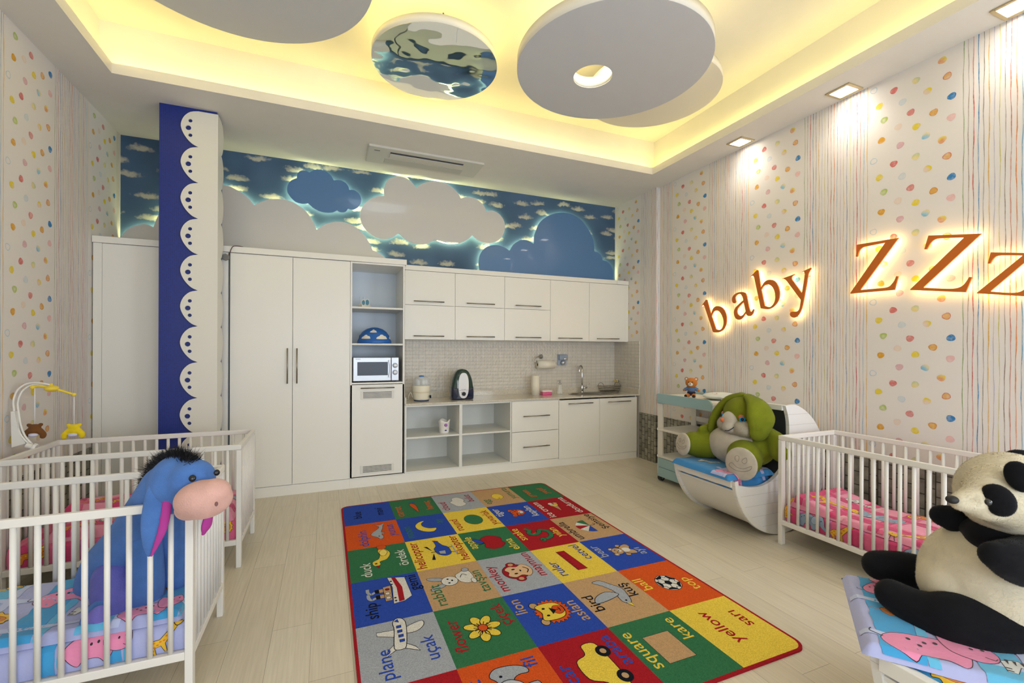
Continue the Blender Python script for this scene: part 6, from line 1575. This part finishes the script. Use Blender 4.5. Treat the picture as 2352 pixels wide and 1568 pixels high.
# quilts under the panda
quilt('quilt', Matrix.Translation((1.745, .925, 0)) @ Matrix.Rotation(-PI / 2, 4, 'Z'), .59, .46, .402, .074, 'blue', 35, [('lion', .22, .10, 1.0, PI * .9), ('pig', .45, .2, .8, 0)],
      'lower blue quilt with an orange lion in the cradle at bottom right', 'quilt', 'quilts in the panda cradle', amp=.006)
Mq = Matrix(((.6, .8, 0, 1.655), (-.8, .6, 0, .955), (0, 0, 1, .006), (0, 0, 0, 1)))
quilt('quilt', Mq, .62, .61, .474, .034, 'blue', 37, [('pig', .20, .09, 1.05, .2), ('lion', .17, .33, .55, .5), ('pig', .13, .49, .6, .9), ('zebra', .45, .12, .6, 0), ('giraffe', .26, .30, .7, .4)],
      'upper blue quilt with a large pink pig spread under the panda', 'quilt', 'quilts in the panda cradle', amp=.007)

# ================================================================ SOFT TOYS
def WP(x, y, w_): return Vector((0, 0, CAM_H)) + (_f + _r * ((x - 1176) / F_PX) + _u * ((784 + SHIFT - y) / F_PX)) * w_
# --- green rabbit
gr = pile('rabbit_green', C8(136, 146, 40)); cr_ = fur('rabbit_cream', C8(196, 188, 174), sc=300, b=.2); shag = pile('rabbit_shag', C8(216, 208, 190))
t = thing('plush_rabbit', 'big green plush rabbit with long ears lounging on the crescent cradle', 'plush toy', (3.25, 2.88, .515))
mb = MB(); mb.ell((3.34, 2.84, .672), (.185, .27, .168)); mb.ell((3.38, 2.84, .80), (.13, .18, .13))
mb.limb([(3.28, 3.06, .655), (3.18, 3.13, .635), (3.10, 3.175, .645)], [.125, .118, .108]); mb.limb([(3.28, 2.80, .66), (3.19, 2.705, .63), (3.155, 2.67, .612)], [.12, .132, .13])
mb.limb([(3.40, 2.68, .80), (3.38, 2.56, .745), (3.33, 2.49, .69)], [.07, .085, .075]); mb.limb([(3.40, 3.02, .80), (3.28, 3.12, .785), (3.16, 3.12, .77)], [.06, .05, .045])
fuzz(mb.build('body', gr, t, remesh=.013, smooth_it=3), 60000, .010, .0016, seed=2)
mb = MB(); mb.ell((3.262, 2.875, .675), (.152, .25, .166)); mb.build('belly_patch', cr_, t)
for c_, n_, r_ in (((2.985, 3.19, .647), (-1, .12, .1), .10), ((3.012, 2.588, .606), (-1, -.28, .03), .126)):
    Fm = facing(n_); mb = MB(); mb.ell(Vector(c_) - Vector(n_).normalized() * .01, (r_, .022, r_ * 1.02), Fm); pd = mb.build('foot_pad', cr_, t)
    mb = MB(); ctr = Vector(c_)
    for loop in ([(.2, .35), (.38, .45), (.42, .2), (.25, .08), (.12, .2)], [(-.05, .4), (-.15, .5), (-.3, .42), (-.28, .2), (-.12, .15)], [(-.7, -.2), (-.3, -.42), (.2, -.42), (.6, -.25), (.7, 0), (.5, -.1), (.2, -.24), (-.2, -.22), (-.5, .0)]):
        pts = [ctr + Fm @ Vector((p[0] * r_, -.0125 + .011 * (p[0] ** 2 + p[1] ** 2), p[1] * r_)) for p in catmull(loop, 4, True)]
        mb.tube(pts, .0014, 5, closed=True)
    mb.build('stitching', mat('stitch_thread', C8(140, 130, 116), .8), pd)
hd = (3.31, 2.83, .955)
mb = MB(); mb.ell(hd, (.145, .155, .145)); mb.ell((3.34, 2.83, 1.03), (.09, .11, .08)); fuzz(mb.build('head', gr, t, remesh=.012, smooth_it=3), 22000, .010, .0016, seed=3)
mb = MB(); mb.ell((3.225, 2.735, .845), (.09, .10, .07)); mb.ell((3.225, 2.90, .862), (.085, .09, .07)); mb.ell((3.24, 2.815, .825), (.10, .12, .055)); fuzz(mb.build('cheek_fur', shag, t, remesh=.011, smooth_it=2), 16000, .017, .0018, .35, .8, seed=4)
mb = MB(); mb.ell((3.185, 2.84, .905), (.065, .072, .078)); mb.ell((3.165, 2.825, .845), (.06, .068, .05)); sn = mb.build('snout', cr_, t, remesh=.01, smooth_it=4)
q_ = lambda x, y, w_: WP(x, y, w_)
mb = MB(); mb.ell((3.118, 2.865, .905), (.012, .018, .016)); mb.build('nose', mat('nose_orange', C8(216, 112, 66), .8), sn)
mb = MB(); mb.tube(catmull([(3.106, 2.825, .822), (3.109, 2.795, .826), (3.124, 2.77, .845), (3.136, 2.762, .86)], 5), .0035, 6); mb.build('mouth', mat('mouth_thread', C8(40, 44, 60), .8), sn)
for (x, y, z), d in (((3.192, 2.728, .925), (-.75, -.62, .1)), ((3.20, 2.935, .93), (-.85, .4, .1))):
    Fm = facing(d); d_ = Vector(d).normalized()
    mb = MB(); mb.ell((x, y, z), (.024, .014, .028), Fm); ey = mb.build('eye', mat('eye_blue', C8(40, 140, 206), .15, coat=.6), t)
    mb = MB(); mb.ell(Vector((x, y, z)) + d_ * .008, (.013, .009, .016), Fm); mb.build('pupil', black_g, ey)
    mb = MB(); mb.ell(Vector((x, y, z + .006)) - d_ * .004 + Fm @ Vector((-.006, 0, .012)), (.024, .012, .021), Fm); mb.build('eyelid', mat('eyelid_orange', C8(200, 104, 50), .8), ey)
# near ear: broad flap beside the face; far ear: long strap over the back of the head
mb = MB(); mb.limb([(3.30, 2.745, 1.10), (3.275, 2.655, 1.05), (3.25, 2.60, .95), (3.245, 2.61, .845)], [.05, .09, .115, .085], flat=.45); fuzz(mb.build('ear', gr, t), 16000, .010, .0016, seed=5)
mb = MB(); mb.limb([(3.33, 2.86, 1.10), (3.30, 2.96, 1.06), (3.26, 3.03, .965), (3.22, 3.06, .86), (3.20, 3.065, .80)], [.045, .05, .055, .05, .035], flat=.7); fuzz(mb.build('ear', gr, t), 14000, .010, .0016, seed=6)
mb = MB(); mb.tube(catmull([(3.285, 2.745, 1.105), (3.265, 2.76, 1.02), (3.215, 2.70, .95)], 5), .004, 6); mb.build('ear_seam', mat('seam_green', C8(96, 110, 30), .9), t)

# --- giant panda
pw = pile('panda_cream', C8(236, 226, 200), vary=.08); pk = pile('panda_black', C8(30, 30, 34))
t = thing('plush_panda', 'giant black and cream plush panda sitting on the blue quilt at right', 'plush toy', (2.12, .84, .51))
def wl(mb, pts): mb.limb([WP(a, b_, w_) for a, b_, r_, w_ in pts], [r_ * w_ / F_PX for a, b_, r_, w_ in pts], seg=28)
mb = MB(); mb.ell(WP(2285, 1350, 1.64), (.20, .22, .235)); mb.ell(WP(2330, 1270, 1.66), (.15, .17, .15)); mb.ell(WP(2200, 1345, 1.66), (.11, .12, .11)); fuzz(mb.build('torso', pw, t, remesh=.012, smooth_it=4), 45000, .0075, .0013, .2, .5, seed=21)
mb = MB(); wl(mb, [(2352, 1450, 45, 1.50), (2275, 1438, 60, 1.54), (2195, 1425, 62, 1.58), (2120, 1405, 46, 1.64), (2050, 1366, 34, 1.72)]); fuzz(mb.build('leg', pk, t, remesh=.011, smooth_it=3), 26000, .0075, .0013, .2, .5, seed=22)
mb = MB(); wl(mb, [(2220, 1345, 40, 1.74), (2140, 1322, 38, 1.80), (2075, 1305, 36, 1.86), (2018, 1298, 32, 1.90)]); fuzz(mb.build('leg', pk, t, remesh=.011, smooth_it=3), 26000, .0075, .0013, .2, .5, seed=23)
mb = MB(); wl(mb, [(2400, 1280, 60, 1.50), (2352, 1292, 54, 1.46), (2308, 1282, 42, 1.44), (2288, 1276, 32, 1.44)]); fuzz(mb.build('arm', pk, t, remesh=.011, smooth_it=3), 18000, .0075, .0013, .2, .5, seed=24)
mb = MB(); wl(mb, [(2290, 1235, 34, 1.66), (2235, 1210, 32, 1.68), (2185, 1190, 28, 1.70), (2165, 1184, 24, 1.71)]); fuzz(mb.build('arm', pk, t, remesh=.011, smooth_it=3), 18000, .0075, .0013, .2, .5, seed=25)
mb = MB(); mb.ell(WP(2330, 1225, 1.60), (.15, .16, .06)); mb.ell(WP(2290, 1235, 1.58), (.08, .09, .06)); fuzz(mb.build('chest_band', pk, t, remesh=.011, smooth_it=3), 12000, .0075, .0013, .2, .5, seed=26)
mb = MB(); mb.ell(WP(2318, 1135, 1.58), (.145, .145, .145)); mb.ell(WP(2345, 1165, 1.58), (.12, .13, .10)); wl(mb, [(2290, 1140, 70, 1.52), (2245, 1148, 38, 1.50), (2205, 1152, 21, 1.49)]); mb.ell(WP(2262, 1172, 1.50), (.055, .055, .03)); hd_ = fuzz(mb.build('head', pw, t, remesh=.010, smooth_it=6), 50000, .0075, .0013, .2, .5, seed=27)
mb = MB(); mb.ell(WP(2187, 1147, 1.475), (.017, .017, .013)); mb.build('nose', mat('nose_black', C8(30, 32, 32), .55), hd_)
view = (Vector((0, 0, CAM_H)) - WP(2290, 1148, 1.5)).normalized()
def pe(px_, py_, w_, rx_, rz_, ry_, d, name, mt, par, tilt=0.0):
    Fm = facing(d) @ Matrix.Rotation(tilt, 3, 'Y'); mb = MB(); mb.ell(WP(px_, py_, w_), (rx_, ry_, rz_), Fm); o_ = mb.build(name, mt, par)
    return fuzz(o_, 7000, .006, .0013, .2, .5, 9) if mt is pk else o_
ep = pe(2292, 1148, 1.452, .041, .050, .030, view, 'eye_patch', pk, hd_, -.35)
pe(2270, 1153, 1.425, .0095, .0105, .009, view, 'eye', mat('eye_dark', C8(40, 40, 38), .2, coat=.5), ep)
pe(2236, 1118, 1.62, .03, .035, .03, (-1, .5, 0), 'eye_patch', pk, hd_)
pe(2342, 1094, 1.44, .034, .048, .024, view, 'ear', pk, hd_, -.3)
pe(2346, 1058, 1.74, .055, .042, .028, (-.6, -.4, .2), 'ear', pk, hd_, 0)
# --- blue donkey
db = fur('donkey_blue', C8(84, 128, 200), sc=300, b=.4); dpk = fur('donkey_muzzle', C8(216, 172, 162), sc=160, b=.3); dvi = fur('donkey_violet', C8(124, 116, 196), sc=160, b=.3); dmg = mat('donkey_ear_lining', C8(176, 60, 150), .9)
t = thing('plush_donkey', 'blue plush donkey with a black mane leaning over the corner of the nearest crib', 'plush toy', (-.78, 2.6, .35))
def dl_(mb, pts, flat=1.0): mb.limb([WP(a, b_, w_) for a, b_, r_, w_ in pts], [r_ * w_ / F_PX for a, b_, r_, w_ in pts], seg=24, flat=flat)
mb = MB(); dl_(mb, [(240, 1345, 54, 2.24), (258, 1300, 58, 2.19), (305, 1235, 52, 2.10), (350, 1165, 50, 2.05), (385, 1115, 52, 2.0)])
mb.ell(WP(228, 1372, 2.24), (.09, .12, .11)); mb.build('body', db, t, remesh=.011, smooth_it=4)
mb = MB(); dl_(mb, [(330, 1215, 34, 2.06), (335, 1290, 34, 2.06), (335, 1345, 36, 2.07), (334, 1368, 34, 2.08)]); mb.build('leg', db, t, remesh=.01, smooth_it=2)
mb = MB(); dl_(mb, [(390, 1200, 30, 2.14), (404, 1260, 28, 2.16), (408, 1310, 30, 2.18), (409, 1322, 29, 2.18)]); mb.build('leg', db, t, remesh=.01, smooth_it=2)
mb = MB(); dl_(mb, [(262, 1325, 42, 2.06), (264, 1370, 44, 2.02), (256, 1398, 36, 1.99)]); mb.build('thigh', mat('donkey_violet_striped', C8(104, 104, 190), 1, sheen=.3, bump=.3, bscale=150, vary=.35, vscale=9), t, remesh=.01, smooth_it=2)
mb = MB(); dl_(mb, [(244, 1392, 26, 1.97), (226, 1412, 30, 1.945), (216, 1424, 26, 1.93)]); lg = mb.build('hind_foot', db, t, remesh=.01, smooth_it=2)
mb = MB(); mb.ell(WP(224, 1420, 1.90), (.042, .014, .056), facing((-.1, -1, .1)) @ Matrix.Rotation(.5, 3, 'Y')); mb.build('sole', dvi, lg)
mb = MB(); mb.ell(WP(412, 1108, 1.97), (.115, .125, .125)); mb.ell(WP(440, 1100, 1.93), (.09, .09, .085)); mb.ell(WP(392, 1140, 1.95), (.08, .08, .075)); hd_ = mb.build('head', db, t, remesh=.010, smooth_it=4)
mb = MB(); mb.ell(WP(468, 1146, 1.85), (.105, .09, .078), rotm(.0)); mb.ell(WP(440, 1168, 1.86), (.06, .06, .045)); mb.ell(WP(490, 1130, 1.85), (.065, .07, .055)); mz_ = mb.build('muzzle', dpk, hd_, remesh=.009, smooth_it=5)
vw = (Vector((0, 0, CAM_H)) - WP(470, 1150, 1.8)).normalized()
pe(497, 1157, 1.762, .006, .009, .004, vw, 'nostril', mat('nostril_brown', C8(120, 84, 82), .8), mz_)
pe(442, 1098, 1.842, .013, .014, .008, vw, 'eye', black_g, hd_)
pe(498, 1085, 1.90, .012, .013, .008, (.6, -.8, .2), 'eye', black_g, hd_)
mb = MB(); P = [(372, 1082, 8, 1.915), (368, 1115, 22, 1.885), (362, 1160, 27, 1.868), (354, 1210, 25, 1.86), (346, 1250, 15, 1.86), (343, 1272, 6, 1.86)]
dl_(mb, P, .42); e_ = mb.build('ear', db, t)
mb = MB(); dl_(mb, [(a + r_ * .78, b_ + 4, r_ * .34, w_ - .004) for a, b_, r_, w_ in P[1:]], .7); mb.build('ear_lining', dmg, e_)
mb = MB(); dl_(mb, [(478, 1188, 14, 1.93), (474, 1208, 15, 1.93), (469, 1222, 7, 1.93)], .5); e_ = mb.build('ear', dmg, t)
mb = MB(); rnd = random.Random(4)
crest = catmull([WP(338, 1118, 2.03), WP(346, 1090, 2.02), (WP(362, 1066, 2.0)), WP(388, 1050, 1.98), WP(415, 1046, 1.96), WP(445, 1056, 1.93)], 26)
cen = WP(412, 1120, 1.98)
for k in range(2600):
    p = Vector(crest[rnd.randrange(len(crest))]) + Vector((rnd.gauss(0, .010), rnd.gauss(0, .018), rnd.gauss(0, .008)))
    d = ((p - cen).normalized() + Vector((rnd.gauss(0, .3), rnd.gauss(0, .3), rnd.gauss(0, .25)))).normalized(); l = rnd.uniform(.025, .055)
    s_ = d.cross(Vector((rnd.random(), rnd.random(), rnd.random()))).normalized() * .0014; s2 = d.cross(s_).normalized() * .0014
    b0 = p - d * .018; tip = p + d * l + Vector((0, 0, -.006))
    mb.add([b0 + s_, b0 - s_ * .5 + s2, b0 - s_ * .5 - s2, tip], [(0, 1, 3), (1, 2, 3), (2, 0, 3)])
o = mb.build('mane', mat('mane_black', C8(24, 23, 28), .7), hd_, fix=False)
o['kind'] = 'stuff'
# --- mobile clamped to the crib behind
t = thing('cot_mobile', 'white and yellow toy mobile arm clamped to the end of the second crib', 'mobile', (-1.79, 3.95, .84))
Ym = lambda x, y, Y=4.0: on(x, y, 'Y', Y)
mobw = mat('mobile_white', C8(226, 224, 218), .3); moby = mat('mobile_yellow', C8(232, 204, 66), .35)
path = [(66, 1019, 3.95), (48, 999, 3.95), (38, 974, 3.96), (33, 946, 3.97), (31, 919, 3.98), (41, 895, 3.99), (62, 881, 4), (89, 879, 4), (118, 884, 4)]
for dd in (0, .022):
    mb = MB(); mb.tube([Vector(p) + Vector((dd * .8, dd * .4, -dd * .5)) for p in catmull([Ym(*p) for p in path], 5)], .006, 8); mb.build('curved_arm', mobw, t)
mb = MB(); mb.prism([tuple(Ym(x, y, 3.96)[i] for i in (0, 2)) for x, y in ((27, 944), (37, 944), (44, 985), (62, 1018), (29, 1027))], Matrix.Translation((0, 3.975, 0)) @ Matrix.Rotation(PI / 2, 4, 'X'), .03); mb.build('bracket', mobw, t, .003)
mb = MB(); mb.tube([Ym(60, 1022, 3.93), Ym(84, 1028, 3.93)], .017, 14); mb.tube([Ym(76, 1026, 3.93), Ym(84, 1028, 3.93)], .026, 8); mb.build('clamp_screw', mobw, t, .002)
mb = MB(); mb.tube(catmull([Ym(75, 888), Ym(92, 886), Ym(118, 891), Ym(145, 898), Ym(170, 906)], 6), .008, 8); mb.ell(Ym(75, 889), .014); mb.ell(Ym(170, 906), .013); mb.build('hanger_bar', moby, t)
mb = MB(); mb.ell(Ym(119, 892), (.038, .038, .022)); mb.tube([Ym(119, 892), Ym(118, 880)], .008, 8); mb.build('hub', moby, t)
for (x, y0, y1) in ((80, 890, 978), (170, 907, 978)):
    mb = MB(); mb.tube([Ym(x, y0), Ym(x, y1)], .0035, 6); mb.build('cord', mat('cord_white', C8(228, 226, 224), .6), t)
for (x, y, c_, lb) in ((80, 985, C8(116, 76, 42), 'brown felt bear hanging from the yellow mobile bar'), (170, 985, C8(236, 208, 40), 'yellow felt bear hanging from the yellow mobile bar')):
    o_ = Ym(x, y); t2 = thing('hanging_toy', lb, 'toy', o_, 'hanging toys of the mobile'); fm = fur('felt_%s' % ('brown' if x < 100 else 'yellow'), c_, sc=260, b=.3)
    mb = MB(); mb.ell(o_ + Vector((0, 0, -.012)), (.038, .03, .030)); mb.ell(o_ + Vector((0, 0, .012)), (.030, .026, .022))
    for s_ in (-1, 1): mb.limb([o_ + Vector((s_ * .025, -.005, -.012)), o_ + Vector((s_ * .047, -.01, -.035)), o_ + Vector((s_ * .046, -.012, -.05))], [.02, .017, .016]); mb.ell(o_ + Vector((s_ * .030, 0, .028)), (.013, .009, .013))
    mb.build('felt_body', fm, t2, remesh=.006, smooth_it=1)
    mb = MB(); mb.ell(o_ + Vector((0, -.016, -.036)), (.026, .018, .014)); mb.build('tummy', mat('felt_lilac', C8(206, 204, 226), .9), t2)
